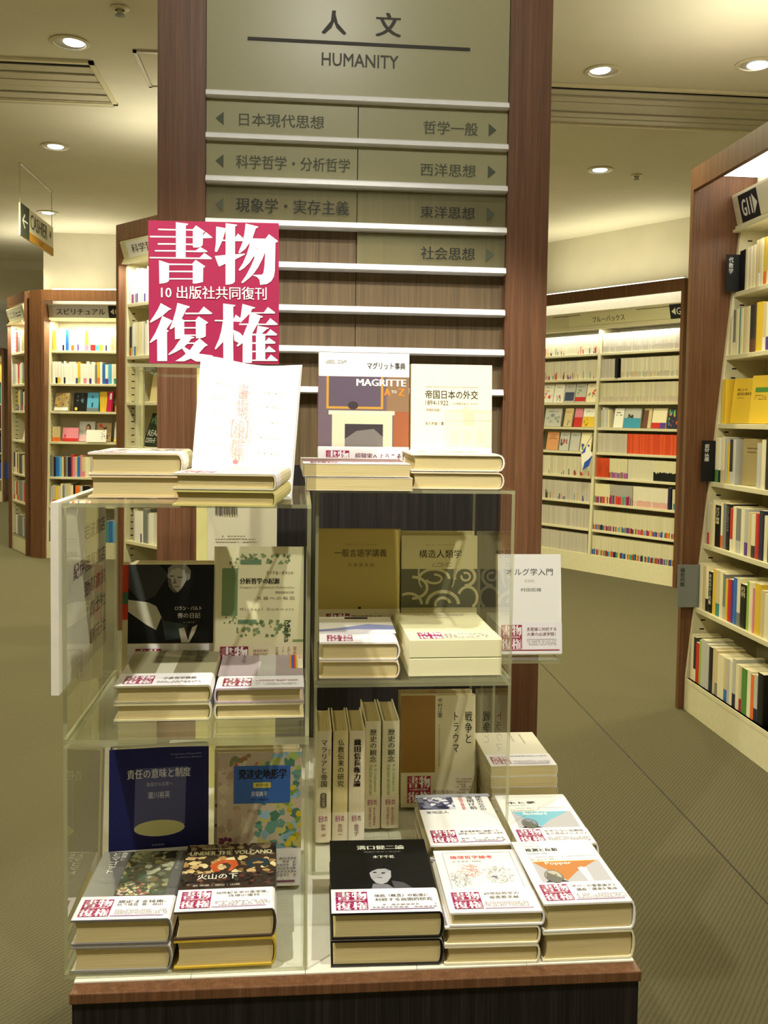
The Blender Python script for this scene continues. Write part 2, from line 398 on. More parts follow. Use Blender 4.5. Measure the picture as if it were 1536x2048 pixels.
def grille(x0, x1, y0, y1, label, plates):
    t = empty('air_grille', (x0, y0, CEIL), label=label, cat='air vent', group='linear air grilles in the ceiling')
    W, D = x1 - x0, y1 - y0
    f = MB()
    for a, b, c, d in ((0, 0, W, .025), (0, D - .025, W, D), (0, 0, .025, D), (W - .025, 0, W, D)): f.box(a, b, -.014, c, d, -.001)
    f.build('frame', 'cream_metal', t)
    MB().box(.025, .03, -.004, W - .025, .075, -.001).build('air_slot', 'dark_slot', t)
    y = .085; k = 0
    while y < D - .04:
        hgt = .011 if k % 3 else .006
        MB().box(.03, y, -hgt, W - .03, y + (D - .13) / plates * .82, -.003).build('louvre', 'diffuser_metal', t)
        y += (D - .13) / plates; k += 1
grille(-2.7, -1.03, 4.86, 5.5, 'air grille with a dark slot on the ceiling at the upper left', 5)
grille(.95, 4.3, 4.86, 5.5, 'long air grille with a thin dark slot crossing the ceiling on the right', 6)
t = empty('ceiling_hatch', (-.81, 4.69, CEIL), label='square access hatch framed in pale metal beside the sign column', cat='hatch')
f = MB()
for a, b, c, d in ((0, 0, .5, .018), (0, .48, .5, .498), (0, 0, .018, .498), (.482, 0, .5, .498)): f.box(a, b, -.01, c, d, -.001)
f.build('frame', 'diffuser_metal', t); MB().box(.02, .02, -.004, .48, .478, -.001).build('panel', 'ceiling_paint', t)

# hanging cashier sign
t = empty('hanging_sign', (-1.95, 6.85, 2.6), (0, 0, math.pi / 2), 'small hanging sign with an arrow and CASHIER in grey on white over an orange band', 'sign')
f = MB(); f.box(0, 0, 0, .88, .012, .225).build('sign_panel', 'white_laminate', t)
for x in (.01, .86): MB().tube((x, .006, .22), (x, .006, .5), .0025, 8).build('hanging_rod', 'diffuser_metal', t)
MB().box(0, -.004, .495, .88, .012, .4999).build('ceiling_rail', 'diffuser_metal', t)
p = Print(lambda u, v, k: (u / 1000, -.0006 - k * 3e-4, v / 1000))
p.rect(0, 0, 215, 225, hx('3c4038')); p.text('←', 40, 60, 175, 165, hx('d8d8cc'), .02)
p.rect(215, 0, 880, 60, hx('d39a2c')); p.text('EXIT', 470, 14, 590, 44, hx('6a5a20'), .02)
p.text('CASHIER', 245, 92, 700, 198, hx('5a5c50'), .012); p.text('¥', 760, 120, 820, 180, hx('5a5c50'), .01)
p.build('sign_lettering', t)

# ================================================================ bookcases
ORD = 'zeroth first second third fourth fifth sixth seventh eighth ninth tenth eleventh twelfth thirteenth fourteenth fifteenth sixteenth seventeenth eighteenth nineteenth'.split()
for tens, nm in ((2, 'twent'), (3, 'thirt'), (4, 'fort')):
    ORD.append(nm + 'ieth'); ORD += [nm + 'y-' + ORD[q] for q in range(1, 10)]
CN = dict(W='white', C='cream', Y='yellow', R='red', O='orange', B='blue', N='navy', K='black', G='grey', L='pale grey', E='green', P='pink', V='violet', T='teal', S='sky blue', D='brown', M='crimson', I='beige', A='tan', Z='charcoal', F='lime')
class Case:
    def __init__(s, short, label, origin, dirv, units, zs, slant=.13, top=2.52, header=(2.24, 2.4), depth=.38, post=.03, fascia=True):
        s.short = short; s.xmax = 9; s.h0 = header[0]; s.top = top; L = math.hypot(*dirv); s.th = math.atan2(dirv[1], dirv[0]); s.zs = zs; s.slant = slant; s.units = units
        s.root = empty('bookcase', (origin[0], origin[1], 0), (0, 0, s.th), label, 'bookcase')
        s.M = Matrix.Translation((origin[0], origin[1], 0)) @ Matrix.Rotation(s.th, 4, 'Z')
        W = sum(units); s.W = W; r = s.root; th = .022
        MB().box(-post, 0, 0, 0, depth, top).build('side_panel', 'wood', r); MB().box(W, 0, 0, W + post, depth, top).build('side_panel', 'wood', r)
        MB().box(0, 0, top - .1, W, .025, top).build('top_fascia', 'wood', r)
        MB().box(0, .025, top - .02, W, depth, top).build('top_board', 'wood', r)
        MB().box(0, depth - .012, 0, W, depth, top - .02).build('back_panel', 'cream_metal', r)
        MB().box(0, .03, 0, W, depth - .012, .155).build('plinth', 'cream_metal', r)
        s.yf = lambda z: .03 + slant * (z - .17) / 2.1
        x = 0; xs = [0]
        for u in units: x += u; xs.append(x)
        s.xs = xs
        for i, x in enumerate(xs):
            a = x + .001 if i == 0 else (x - .014 if i < len(xs) - 1 else x - .02)
            u = MB().prism([(s.yf(.16) , .156), (depth - .013, .156), (depth - .013, header[1]), (s.yf(header[0]), header[0] + .05)], a, a + (.019 if i in (0, len(xs) - 1) else .028), axis='x')
            u.build('upright', 'cream_metal', r)
            if i in (0, ) or i == len(xs) - 1:
                sl = MB(); sx = a + .0192 if i == 0 else a - .0002
                for q in range(46):
                    z = .3 + q * .042; y = s.yf(z) + .035; sl.box(sx - .0002, y, z, sx + .0003, y + .022, z + .006)
                sl.build('peg_slots', 'dark_slot', r)['kind'] = 'stuff'
        for k, z in enumerate(zs):
            for i in range(len(units)):
                a, b = xs[i] + .021, xs[i + 1] - .021
                MB().box(a, s.yf(z), z - th, b, depth - .013, z).build('shelf', 'cream_metal', r, bevel=.002)
        h = MB()
        y0 = s.yf(header[0]) - .01
        h.prism([(y0, header[0]), (depth - .05, header[0]), (depth - .05, header[0] + .03), (y0 + .1, header[1]), (y0 - .035, header[1]), (y0 - .035, header[1] - .012), (y0 - .004, header[0] + .022), (y0 - .014, header[0] + .02), (y0 - .014, header[0])], .004, W - .004, axis='x')
        s.head = h.build('header', 'cream_metal', r)
        s.hp = (y0 - .004, header[0] + .022, y0 - .035, header[1] - .012)
        MB().box(.01, .03, top - .034, W - .01, max(.118, s.yf(header[1]) + .056), top - .022).build('light_panel', 'tube_glow', r)
        MB().box(.002, max(.12, s.yf(header[1]) + .06), header[1] + .001, W - .002, max(.132, s.yf(header[1]) + .072), top - .021).build('valance', 'white_laminate', r)
    def sign(s, f):
        ya, za, yb, zb = s.hp; L = math.hypot(yb - ya, zb - za)
        p = Print(lambda u, v, k: (u / 1000, ya + (yb - ya) * v / 1000 / L - .002 - k * 4e-4, za + (zb - za) * v / 1000 / L))
        f(p, L * 1000); p.build('header_lettering', s.head)
    def uplight(s, power, colr=(1, .93, .66)):
        """cove lamp lying on the top board behind the fascia, washing the ceiling"""
        MB().box(.05, .08, 2.522 if s.top > 2.51 else 2.502, s.W - .05, .12, s.top + .022).build('cove_lamp', 'tube_glow', s.root)
        arealight(s.M @ Vector((s.W / 2, .1, s.top + .04)), (math.pi, 0, s.th), s.W * .9, .04, power, colr)
    def light(s, power, colr=(1, .97, .82)):
        """the slim tube under the header, shining down the spines"""
        y = s.yf(s.h0) - .035
        MB().box(.03, y - .012, s.h0 - .014, s.W - .03, y + .012, s.h0 - .002).build('lamp_housing', 'cream_metal', s.root)
        p = s.M @ Vector((s.W / 2, y, s.h0 - .018)); q = s.M @ Vector((s.W / 2, y + .07, 1.2))
        l = arealight(p, (q - p).to_track_quat('-Z', 'Y').to_euler(), s.W * .9, .03, power, colr)
    def book(s, x, z, t, h, d, colr, band, lean, label, group, yoff=0, rowname=None, bandh=.28, parts=True, sfr=0.0):
        y = s.yf(z) + .012 + yoff
        c = C[colr]; b = C[band] if band else c
        mb = MB(); pr = .0015
        zb = h * bandh
        prof = [(0, .002), (t * .25, 0.0002), (t * .75, 0.0002), (t, .002)]
        for i in range(3):
            (xa, ya), (xb, yb) = prof[i], prof[i + 1]
            segs = [(0, zb, b), (zb, h, c)] if band else [(0, h, c)]
            for z0, z1, cc in segs: mb.face([(xa, ya, z0), (xb, yb, z0), (xb, yb, z1), (xa, ya, z1)], cc)
        mb.face([(0, .002, 0), (0, d, 0), (0, d, h), (0, .002, h)], c); mb.face([(t, .002, 0), (t, d, 0), (t, d, h), (t, .002, h)], c)
        mb.face([(0, d, 0), (t, d, 0), (t, d, h), (0, d, h)], C['C']); mb.face([(0, .002, 0), (t, .002, 0), (t, d, 0), (0, d, 0)], c)
        mb.face([(0, .002, h), (t, .002, h), (t, d, h), (0, d, h)], C['C'])
        o = mb.build('book', 'glossy_jacket')
        o.matrix_world = s.M @ Matrix.Translation((x, y, z + .0006)) @ Matrix.Rotation(lean, 4, 'Y')
        tag(o, label, 'book', group)
        return o
    def row(s, k, unit, spec, x0=.03, place='', texts={}, hscale=1.0, yoff=0, seed=0, dd=None, skew=0, ts=1):
        """spec tokens: colour, optional foot-band colour, thickness in mm, optional /height in mm; '_12' leaves a gap; '<8' leans the next"""
        r = random.Random(k * 31 + unit * 7 + seed); x = s.xs[unit] + x0; z = s.zs[k] if k < len(s.zs) else k; n = 0; lean = skew
        rn = len(s.zs) - k
        words = place or ('%s shelf' % ORD[rn])
        for tok in spec.split():
            if tok[0] == '_': x += float(tok[1:]) / 1000; continue
            if tok[0] == '<': lean = math.radians(float(tok[1:])); continue
            n += 1; ht = None
            if '/' in tok: tok, ht = tok.split('/'); ht = float(ht) / 1000
            i = 1
            band = None
            if tok[1].isalpha(): band = tok[1]; i = 2
            t = float(tok[i:]) / 1000 * ts
            if x + t > min(s.xs[unit + 1] - .024, s.xmax): break
            h = (ht or r.choice([.182, .188, .188, .19, .205, .21])) * (hscale if not ht else 1)
            w = CN[tok[0]] + ' book' + (' with %s foot' % CN[band] if band else '')
            lab = '%s, %s from left, %s, %s' % (w, ORD[n], words, s.short)
            o = s.book(x, z, t - .0008, h, dd or (.10 if s.short.startswith('angled') else .13), tok[0], band, lean, lab, 'books on %s' % s.short, yoff)
            if n in texts:
                tx, tc, a, b2 = texts[n]
                p = Print(lambda u, v, q: (u / 1000, -.0006 - q * 1e-4, v / 1000))
                T = (t - .0008) * 1000
                p.vtext(tx, T * .18, h * 1000 * a, T * .82, h * 1000 * b2, C[tc], .02); p.build('spine_lettering', o)
            x += t
            if lean and skew == 0: lean = 0
        return x
    def faceout(s, k, unit, x, w, h, t, colr, arts, label, group, lean=14, turn=0, y=.03, z=None):
        z = s.zs[k] if z is None else z
        mb = MB().box(0, 0, 0, w, h, t, C[colr])
        o = mb.build('paperback', 'glossy_jacket')
        o.matrix_world = s.M @ Matrix.Translation((s.xs[unit] + x, s.yf(z) + y + t, z + .001)) @ Matrix.Rotation(math.radians(turn), 4, 'Z') @ Matrix.Rotation(math.radians(90 - lean), 4, 'X')
        tag(o, label, 'book', group)
        if arts:
            p = Print(lambda u, v, q: (u * w / 100, v * h / 100, t + .0004 + q * 1.5e-4)); p.run(arts); p.build('cover_print', o)
        return o

# ---- tall bookcase on the right, marked G11
ZS_TALL = [.155, .49, .79, 1.08, 1.35, 1.665, 1.955]
g11 = Case('G11 bookcase', 'tall dark wood bookcase marked G11 with cream shelves at the right edge', (1.7955, 4.235), (0, -1), [.9, .9, .9], ZS_TALL, .2)  # nearer bays, out of view, are added to carry more ceiling wash
def sg(p, L):
    p.rect(62, 2, 235, L - 4, hx('20222c')); p.text('G11', 84, L * .2, 172, L * .78, hx('ecebe0'), .03)
    p.poly([(185, L * .15), (225, L * .5), (185, L * .85)], hx('ecebe0')); p.rect(236, 4, 2690, L - 4, hx('e8e4c8'))
g11.xmax = .74; g11.sign(sg); g11.light(4); g11.uplight(13)
g11.row(6, 0, '_9 K13/185 K12/186 C17/188 C14/189 C15/190 I10/205 IW9/206 C12/207 YO13/206 IC12/205 L16/212 OT16/213 C14 Y18 W15 L20 C16 G14 W22 Y16 C18 T14 W20 L18', place='top shelf', ts=2.2)
g11.row(5, 0, 'C10/170 GC12/205 C16/206 T5/207 C14/206 I10/206 C17/207 ZD26/208 Y14/213 Y12/212 IW13 CV14 W16 Y18 C14 L16 W20 Y18 C16 B14 W18 R14', place='second shelf down', ts=2.2)
GB = 'books on G11 bookcase'
g11.row(4, 0, 'Y9/203 Y9/203', place='third shelf down', x0=.026, ts=2.2)
g11.faceout(4, 0, .075, .15, .205, .012, 'Y', [('text', '線上の', 18, 72, 62, 78, C['D'], .01), ('text', '調和解析', 18, 62, 88, 69, C['D'], .01), ('dashes', 20, 56, 50, 59, C['D'], 1, 3)],
    'yellow book leaning face out with dark title, third shelf down, G11 bookcase', GB, 6, 14)
g11.faceout(4, 0, .25, .14, .212, .012, 'Y', [('rect', 15, 65, 75, 75, C['E']), ('dashes', 15, 50, 60, 62, C['D'], 3, 5)],
    'second yellow face-out book, with a green title block, G11 bookcase', GB, 6, 22)
g11.row(4, 0, 'W18 Y16 C18 L14 R12', x0=.61, place='third shelf end', ts=1.8)
g11.faceout(4, 0, .43, .15, .205, .02, 'L', [('rect', 0, 0, 100, 24, C['E']), ('blobs', 20, 30, 90, 80, ['b04030', '30304a', 'd08030'], 14, 8)],
    'face-out book with a green foot band, third shelf down, G11 bookcase', GB, 6, 12)
g11.row(3, 0, 'CE16/205 WN11/200 CI18/210 L12/208 Y10/185 ZL14/200 L12/201', place='fourth shelf down', ts=2.2)
g11.row(3, 0, 'L18 C16 K20 W16 Y18 G16', x0=.43, place='fourth shelf end', ts=2.2)
g11.faceout(3, 0, .245, .15, .205, .03, 'A', [('dashes', 15, 78, 60, 84, C['D'], 1, 3), ('dashes', 15, 70, 58, 75, C['D'], 1, 4)],
    'tan paper-covered book standing face out, fourth shelf down, G11 bookcase', GB, 2, 24)
g11.row(2, 0, 'LM10/195 I12/190 C15/210 K26/190 CO10 G15/205 K17/205 RC12/190 C14/200 GL20/195 C15/200 LV14/200 I14 CZ16 R14/190 N20/205 C14 K20 W16 G18 C20 B16 L18 Y14 W20 K16 C18 I16 R14 L18 C16', place='fifth shelf down', texts={4: ('ガロア理論', 'C', .55, .95), 7: ('シンプレクティック', 'L', .4, .95)}, ts=2.2)
g11.row(1, 0, 'C16/212 I14/205 CK14/205 K20/188 Y14/205 IT18/205 C14/205 GL12/200 Y10 R14/186 V9/187 B16/200 CG14/205 K26/186 F9/205 C14/205 P9/187 Y22/210 I15 C18 W16 G20 C16 N18 Y16 L18 C20 T14 W18 R16 C14 K18 I16 W16', place='sixth shelf down', texts={4: ('ホモロジー代数', 'W', .2, .95), 14: ('行列', 'C', .7, .95)}, ts=2.2)
g11.row(0, 0, 'C14/212 ZC12/205 R16/186 F9/205 L24/215 L14/205 KN18/200 I10/205 IG12/200 C14/190 C14/190 IB14/188 L10/190 C12/188 LN14/205 C14 IM10/190 E22/188 C14 O12 LN14 K22/205 W14 P12 C18 B16 L20 W16 G18 Y14 C16 K20 I18 W16 R14 L18 T16 C18 W14', place='lowest shelf', ts=2.2)
def divider(case, x, z, h, colr, txt, tc, label, w=.11, ahead=.05):
    o = MB().box(0, 0, 0, .004, w, h, C[colr]).build('shelf_divider', 'printed_paper')
    o.matrix_world = case.M @ Matrix.Translation((x, case.yf(z) - ahead, z + .001))
    tag(o, label, 'divider', 'plastic category dividers')
    if txt:
        p = Print(lambda u, v, q: (.0046 + q * 1e-4, u / 1000, v / 1000)); p.vtext(txt, 12, h * 480, 34, h * 930, C[tc], .03); p.build('divider_lettering', o)
divider(g11, .034, ZS_TALL[6], .17, 'K', '代数学', 'L', 'black plastic divider lettered in white on the top shelf of the G11 bookcase')
divider(g11, .026, ZS_TALL[3], .19, 'K', '群論', 'L', 'black plastic divider sticking out of the fourth shelf of the G11 bookcase')
divider(g11, .022, ZS_TALL[1] + .0, .20, 'G', '線形代数', 'Z', 'grey plastic divider sticking out low on the G11 bookcase', ahead=.09)

# ---- far bookcase on the right wall, slim paperbacks
ZS_FAR = [.165, .39, .63, .86, 1.08, 1.30, 1.525, 1.738, 1.965]
dv = Vector((.5472, -.837)); fo = Vector((2.577, 8.175)) - dv * .9
far = Case('far right bookcase', 'wide wall bookcase full of slim paperbacks at the back right', (fo.x, fo.y), dv, [.9, .9], ZS_FAR, .09, header=(2.19, 2.34))
def sf(p, L):
    p.rect(560, 6, 1780, L - 6, hx('e9e4bd')); p.text('ブルーバックス', 830, L * .22, 1180, L * .66, hx('2a2a24'), .02)
    p.rect(380, L * .86, 700, L * .9, INK); p.rect(1310, L * .86, 1780, L * .9, INK)
    p.rect(1640, 0, 1790, L, hx('262a34')); p.poly([(1655, L * .5), (1695, L * .25), (1695, L * .75)], hx('ecebe0')); p.text('G2', 1705, L * .26, 1778, L * .74, hx('ecebe0'), .02)
far.sign(sf); far.light(6)
far.uplight(5.5, (1, .91, .58))
struct('wall_right_back', MB().box(-1.6, .40, 0, 3.4, .5, CEIL), 'wall_paint', 'wall behind the far right bookcase, washed by a cove lamp').matrix_world = far.M.copy()

rb = random.Random(11); pb = MB()
def slim(unit, k, a, b, cols, bands, h=.172, tt=(.006, .013), bandp=.8, bh=.3):
    """slim paperbacks between a and b along the shelf, each its own solid"""
    x = far.xs[unit] + a; z = far.zs[k]; y = far.yf(z) + .015
    while x < far.xs[unit] + b:
        t = rb.uniform(*tt); hh = h * rb.uniform(.985, 1.0); c = hx(rb.choice(cols)); bc = hx(rb.choice(bands)) if bands and rb.random() < bandp else c
        q = bh * rb.uniform(.85, 1.1) if bandp > .5 else bh * rb.uniform(.3, 1.2)
        pb.box(x, y, z + .0005, x + t - .0008, y + .1, z + hh * q, bc); pb.box(x, y, z + hh * q, x + t - .0008, y + .1, z + hh, c)
        x += t
PALE = ['cfc8a8', 'd6cfb0', 'c8c0a4', 'd8d2ba', 'cdc6b4']; GREYP = ['bdb6a8', 'c4bdb0', 'b8b0a6', 'c9c2b4']
MIX = ['2f4f9a', 'b0402f', '3f8f70', 'd8a030', '20203a', '8a4a8a', 'c86050', '4a90b0', '703050', 'd0c060']
slim(0, 8, .1, .87, PALE, MIX, bandp=.22, bh=.35); slim(0, 7, .1, .87, PALE, MIX, bandp=.3, bh=.35)
slim(1, 8, .025, .87, GREYP, ['b0a89a']); slim(1, 7, .025, .19, GREYP, None); slim(1, 7, .235, .87, PALE, ['b8b29a', 'a8b0a0', 'c4ac90']); slim(1, 6, .025, .87, PALE, ['bdb79c', 'c8b8a8'])
slim(0, 3, .1, .87, PALE, MIX, bandp=.3); slim(0, 2, .1, .87, GREYP, MIX, bandp=.22, bh=.4); slim(0, 1, .1, .87, GREYP, None); slim(0, 0, .1, .86, GREYP, None)
slim(1, 4, .025, .34, GREYP, None); slim(1, 3, .17, .36, ['d8d0ae'], ['7ab040', '8a5a9a', 'c04060', '9a6ab0'], bandp=.9); slim(1, 3, .37, .62, ['d4ceb6'], None); slim(1, 3, .63, .87, ['d8d2b0'], ['151515'], bandp=.95, bh=.42)
slim(1, 2, .025, .19, ['ddd6b0'], MIX, bandp=.9, bh=.36); slim(1, 2, .19, .43, ['a8a49c'], ['c02050', '802060', '20203a', 'd04030', '60a090'], bandp=.95, bh=.45); slim(1, 2, .43, .78, ['e0dac6'], ['d8a8a0'], bandp=.9); slim(1, 2, .83, .87, PALE, MIX)
slim(1, 1, .025, .875, ['cdc6a4', 'd2cbb0'], MIX, bandp=.95, bh=.27); slim(1, 0, .025, .875, ['cdc6a4', 'd2cbb0'], MIX, bandp=.98, bh=.3)
slim(1, 4, .345, .875, ['d8502a', 'd04a28', 'e05a30'], None, tt=(.012, .02)); slim(1, 3, .025, .16, ['d8502a', 'd04a28'], None, tt=(.014, .02))
o = pb.build('paperbacks', 'printed_paper'); o.matrix_world = far.M.copy()
tag(o, 'tightly packed rows of slim pale paperbacks filling the far right wall bookcase', 'books', kind='stuff')
FG = 'books on far right bookcase'
far.row(7, 1, 'K22/172', x0=.195, place='second shelf, right bay', yoff=-.03)
far.row(2, 1, 'N28/180', x0=.79, place='seventh shelf, right bay')
def fo_(k, u, x, w, c, arts, lab, h=.172, lean=10, turn=0): far.faceout(k, u, x, w, h, .014, c, arts, lab, FG, lean, turn)
bl = lambda cols, sd, a=10, b=20, c=90, d=70, n=9: ('blobs', a, b, c, d, cols, n, sd, 5, 14)
Tt = ('dashes', 15, 80, 85, 90, INK, 2, 3)
fo_(6, 0, .22, .13, 'W', [bl(['e04060', 'e0b040'], 3), Tt], 'white face-out paperback with a pink splash, third shelf, left bay of the far right bookcase')
fo_(6, 0, .36, .12, 'W', [bl(['e05050', 'c0c0c0'], 4, 20, 5, 80, 40), Tt], 'white face-out paperback with a red foot mark, third shelf, left bay, far right bookcase')
fo_(6, 0, .49, .12, 'L', [('rect', 5, 8, 95, 55, hx('404a6a')), Tt], 'face-out paperback with a dark blue picture, third shelf, left bay, far right bookcase')
fo_(6, 0, .62, .12, 'L', [('rect', 0, 5, 100, 28, C['R']), bl(['8aa0a0', 'c8c8b0'], 5, 10, 32), Tt], 'face-out paperback with a red lower band, third shelf, left bay, far right bookcase')
fo_(6, 0, .75, .115, 'C', [bl(['8aa080', 'd0604a'], 6), Tt], 'cream face-out paperback with a green picture, third shelf, left bay, far right bookcase')
fo_(5, 0, .1, .1, 'Z', [Tt], 'dark face-out paperback at the left end of the fourth shelf of the far right bookcase')
fo_(5, 0, .26, .2, 'L', [bl(['a0a8a0', '8090a0'], 7), Tt], 'wide pale face-out paperback with sketchy grey drawing, fourth shelf of the far right bookcase')
fo_(5, 0, .5, .11, 'I', [('dashes', 15, 76, 85, 90, C['R'], 2, 3), bl(['a09090'], 8, 30, 5, 80, 35, 4)], 'beige face-out paperback with red title, fourth shelf of the far right bookcase', turn=-12)
fo_(5, 0, .62, .09, 'P', [('rect', 0, 0, 100, 52, C['R'])], 'pink face-out paperback with red lower half, fourth shelf of the far right bookcase')
fo_(5, 0, .72, .14, 'W', [('rect', 0, 0, 100, 55, C['Y']), bl(['c09030', 'a06020'], 9, 10, 5, 90, 45, 5), Tt], 'white face-out paperback with yellow lower half, fourth shelf of the far right bookcase')
fo_(4, 0, .1, .14, 'K', [bl(['3a4450', 'c8a030'], 2)], 'black face-out paperback at the left end of the fifth shelf of the far right bookcase')
fo_(4, 0, .3, .14, 'I', [('rect', 0, 0, 100, 100, hx('d89a6a')), ('dashes', 15, 60, 85, 90, C['D'], 3, 3)], 'salmon face-out paperback, fifth shelf of the far right bookcase')
fo_(4, 0, .46, .11, 'L', [bl(['404040', 'c05050'], 12), Tt], 'pale face-out paperback speckled dark and red, fifth shelf of the far right bookcase')
fo_(4, 0, .585, .11, 'L', [Tt], 'plain pale grey face-out paperback, fifth shelf of the far right bookcase')
fo_(4, 0, .71, .12, 'C', [bl(['7a8a60', '3a4aa0'], 13, 10, 5, 90, 40)], 'cream face-out paperback with olive foot, fifth shelf of the far right bookcase')
fo_(5, 1, .17, .1, 'W', [('dashes', 20, 62, 80, 88, INK, 2, 5)], 'white face-out paperback left of the blue-fronted one, fourth shelf, right bay, far right bookcase')
fo_(5, 1, .28, .17, 'L', [('rect', 0, 0, 100, 50, hx('3f9ac0')), bl(['3a4038'], 3, 20, 50, 60, 70, 4)], 'face-out paperback with a bright blue lower half, right bay of the far right bookcase')
fo_(5, 1, .48, .08, 'I', [('rect', 0, 0, 60, 90, hx('704a3a'))], 'narrow brown and beige face-out paperback, right bay, far right bookcase')
fo_(5, 1, .57, .14, 'C', [('rect', 0, 0, 60, 28, C['R']), ('rect', 60, 0, 100, 28, C['V'])], 'cream face-out paperback with red and violet foot, right bay, far right bookcase')
fo_(5, 1, .73, .1, 'N', [bl(['e0a030', 'd05030', '80c040', '3060a0'], 14, 0, 10, 100, 95, 16)], 'dark comic-style face-out paperback, right bay, far right bookcase')
far.row(5, 1, 'L14 L12 L14 C10 L13 L12 C12', x0=.05, place='fourth shelf, right bay', hscale=.85)
far.row(5, 1, 'S14 S14', x0=.84, place='fourth shelf end, right bay', hscale=.88)
# small hanging card on its spring between the two bays
t = empty('hanging_card', tuple(far.M @ Vector((.86, -.06, 1.02))), (0, 0, far.th), 'blue and white promotional card dangling before the far right bookcase', 'card')
MB().prism([(0, .04), (.06, .13), (.13, .04), (.09, -.06), (.02, -.1)], 0, .003, C['W'], axis='y').build('card', 'printed_paper', t)
p = Print(lambda u, v, k: (u, -.0004 - k * 2e-4, v)); p.poly([(0, .04), (.06, .13), (.045, .06)], hx('2f55b8')); p.poly([(.02, -.1), (.09, -.06), (.13, .04), (.085, .0), (.04, -.03)], hx('2f55b8')); p.build('card_print', t)
MB().tube((.05, .004, .12), (.07, .09, .25), .002, 6).build('spring', 'dark_slot', t)

# ---- G21 bookcase, back left
ZS_G = [.155, .496, .765, 1.095, 1.38, 1.64, 1.95]
g21 = Case('G21 bookcase', 'bookcase marked G21 at the back left, framed in reddish dark wood', (-2.36, 9.01), (.713, -.101), [.78], ZS_G, .1, top=2.5, header=(2.235, 2.38), depth=.34)
def s21(p, L):
    p.rect(45, 2, 570, L - 4, hx('e9e8ea')); p.text('スピリチュアル', 78, L * .24, 540, L * .74, hx('26262e'), .02)
    p.rect(575, 0, 745, L, hx('262830')); p.poly([(590, L * .5), (625, L * .25), (625, L * .75)], hx('ecebe0')); p.text('G21', 635, L * .26, 735, L * .74, hx('ecebe0'), .02)
g21.sign(s21); g21.light(9); g21.uplight(3.5)
MB().prism([(-.165, .06), (-.033, 0), (-.033, .08), (-.15, .1)], 0, 2.5, axis='z').build('corner_post', 'wood', g21.root)
g21.row(6, 0, 'Y24/188 W22 W20 WN12 W10 B22/195 W16 WO20 W22 WV10 W24 W18 YP24/190 W14 WR16/205 WR18/205 WS24 WY26 W18 WN10', place='top shelf', ts=1.4)
g21.row(6, 0, 'A20 W16 D14 K12', x0=.64, place='top shelf end group')
g21.row(5, 0, 'W22 WK14 WY20 W22 WN12 W24 W26 W20 WV14 YF18 W22 WP20 W18 WV16 W24 G14 YO20/205 W16 B20/188 WV20 S24 W14 CT20 L22 L20', place='second shelf', ts=1.4)
g21.faceout(4, 0, .05, .15, .17, .03, 'A', [bl(['a06a30', 'd0a050', '704a20'], 3, 0, 20, 100, 100, 14), ('rect', 0, 0, 100, 18, C['W'])], 'golden brown face-out book at the left of the third shelf of the G21 bookcase', 'face-out books on the G21 bookcase', 12, -14)
g21.faceout(4, 0, .225, .125, .175, .02, 'K', [bl(['2a3a58', '506a88', '1a2030'], 4, 20, 30, 80, 95, 8), ('oval', 22, 12, 11, 9, C['Y'])], 'black face-out book with a yellow disc at its foot, third shelf of the G21 bookcase', 'face-out books on the G21 bookcase', 12)
g21.faceout(4, 0, .355, .11, .18, .02, 'S', [('rect', 0, 0, 100, 18, hx('6a7a88')), ('oval', 45, 75, 8, 5, hx('204a70')), ('rect', 40, 22, 52, 45, hx('1a3a5a'))], 'sky blue face-out book, third shelf of the G21 bookcase', 'face-out books on the G21 bookcase', 12)
g21.row(4, 0, 'Y24/188 Y24/188 Y22/188', x0=.475, place='third shelf', yoff=.04)
g21.faceout(4, 0, .55, .06, .19, .02, 'M', [('rect', 55, 60, 95, 90, C['L'])], 'crimson book turned half face out, third shelf of the G21 bookcase', 'face-out books on the G21 bookcase', 8, -28)
g21.faceout(4, 0, .625, .125, .175, .02, 'D', [('oval', 28, 85, 12, 8, C['R']), bl(['4a3a30', '7a6050'], 8, 40, 50, 100, 95, 8), ('rect', 0, 0, 100, 32, C['O'])], 'dark brown face-out book with an orange foot band, third shelf of the G21 bookcase', 'face-out books on the G21 bookcase', 12)
g21.row(3, 0, 'IO24/140 IO24/140 IO24/140', x0=.03, place='fourth shelf', yoff=.02)
g21.faceout(3, 0, .125, .15, .13, .02, 'P', [('rect', 0, 0, 100, 22, C['R']), bl(['c04050'], 3, 10, 25, 40, 50, 3)], 'pink face-out book, fourth shelf of the G21 bookcase', 'face-out books on the G21 bookcase', 12)
g21.faceout(3, 0, .27, .15, .19, .02, 'L', [('rect', 0, 0, 100, 32, hx('e8c0d0')), ('oval', 58, 66, 16, 22, hx('5a3a30')), ('oval', 55, 66, 10, 13, hx('c89a80'))], 'face-out book with a long-haired figure on its cover, fourth shelf of the G21 bookcase', 'face-out books on the G21 bookcase', 12, 0, .06)
g21.faceout(3, 0, .44, .14, .18, .02, 'D', [('rect', 0, 0, 100, 100, hx('a8906a')), ('oval', 25, 85, 12, 8, C['R']), bl(['5a4030'], 3, 30, 10, 90, 80, 8)], 'tan face-out book with a red dot, fourth shelf of the G21 bookcase', 'face-out books on the G21 bookcase', 12, 0, .06)
g21.faceout(3, 0, .62, .12, .19, .02, 'L', [('rect', 0, 0, 100, 15, C['Y']), ('oval', 60, 50, 24, 26, hx('5a3a30')), ('oval', 58, 58, 13, 13, hx('c89a80')), ('rect', 40, 15, 82, 38, hx('c06a70'))], 'face-out book with a dark-haired figure in pink, fourth shelf of the G21 bookcase', 'face-out books on the G21 bookcase', 12, 0, .03)
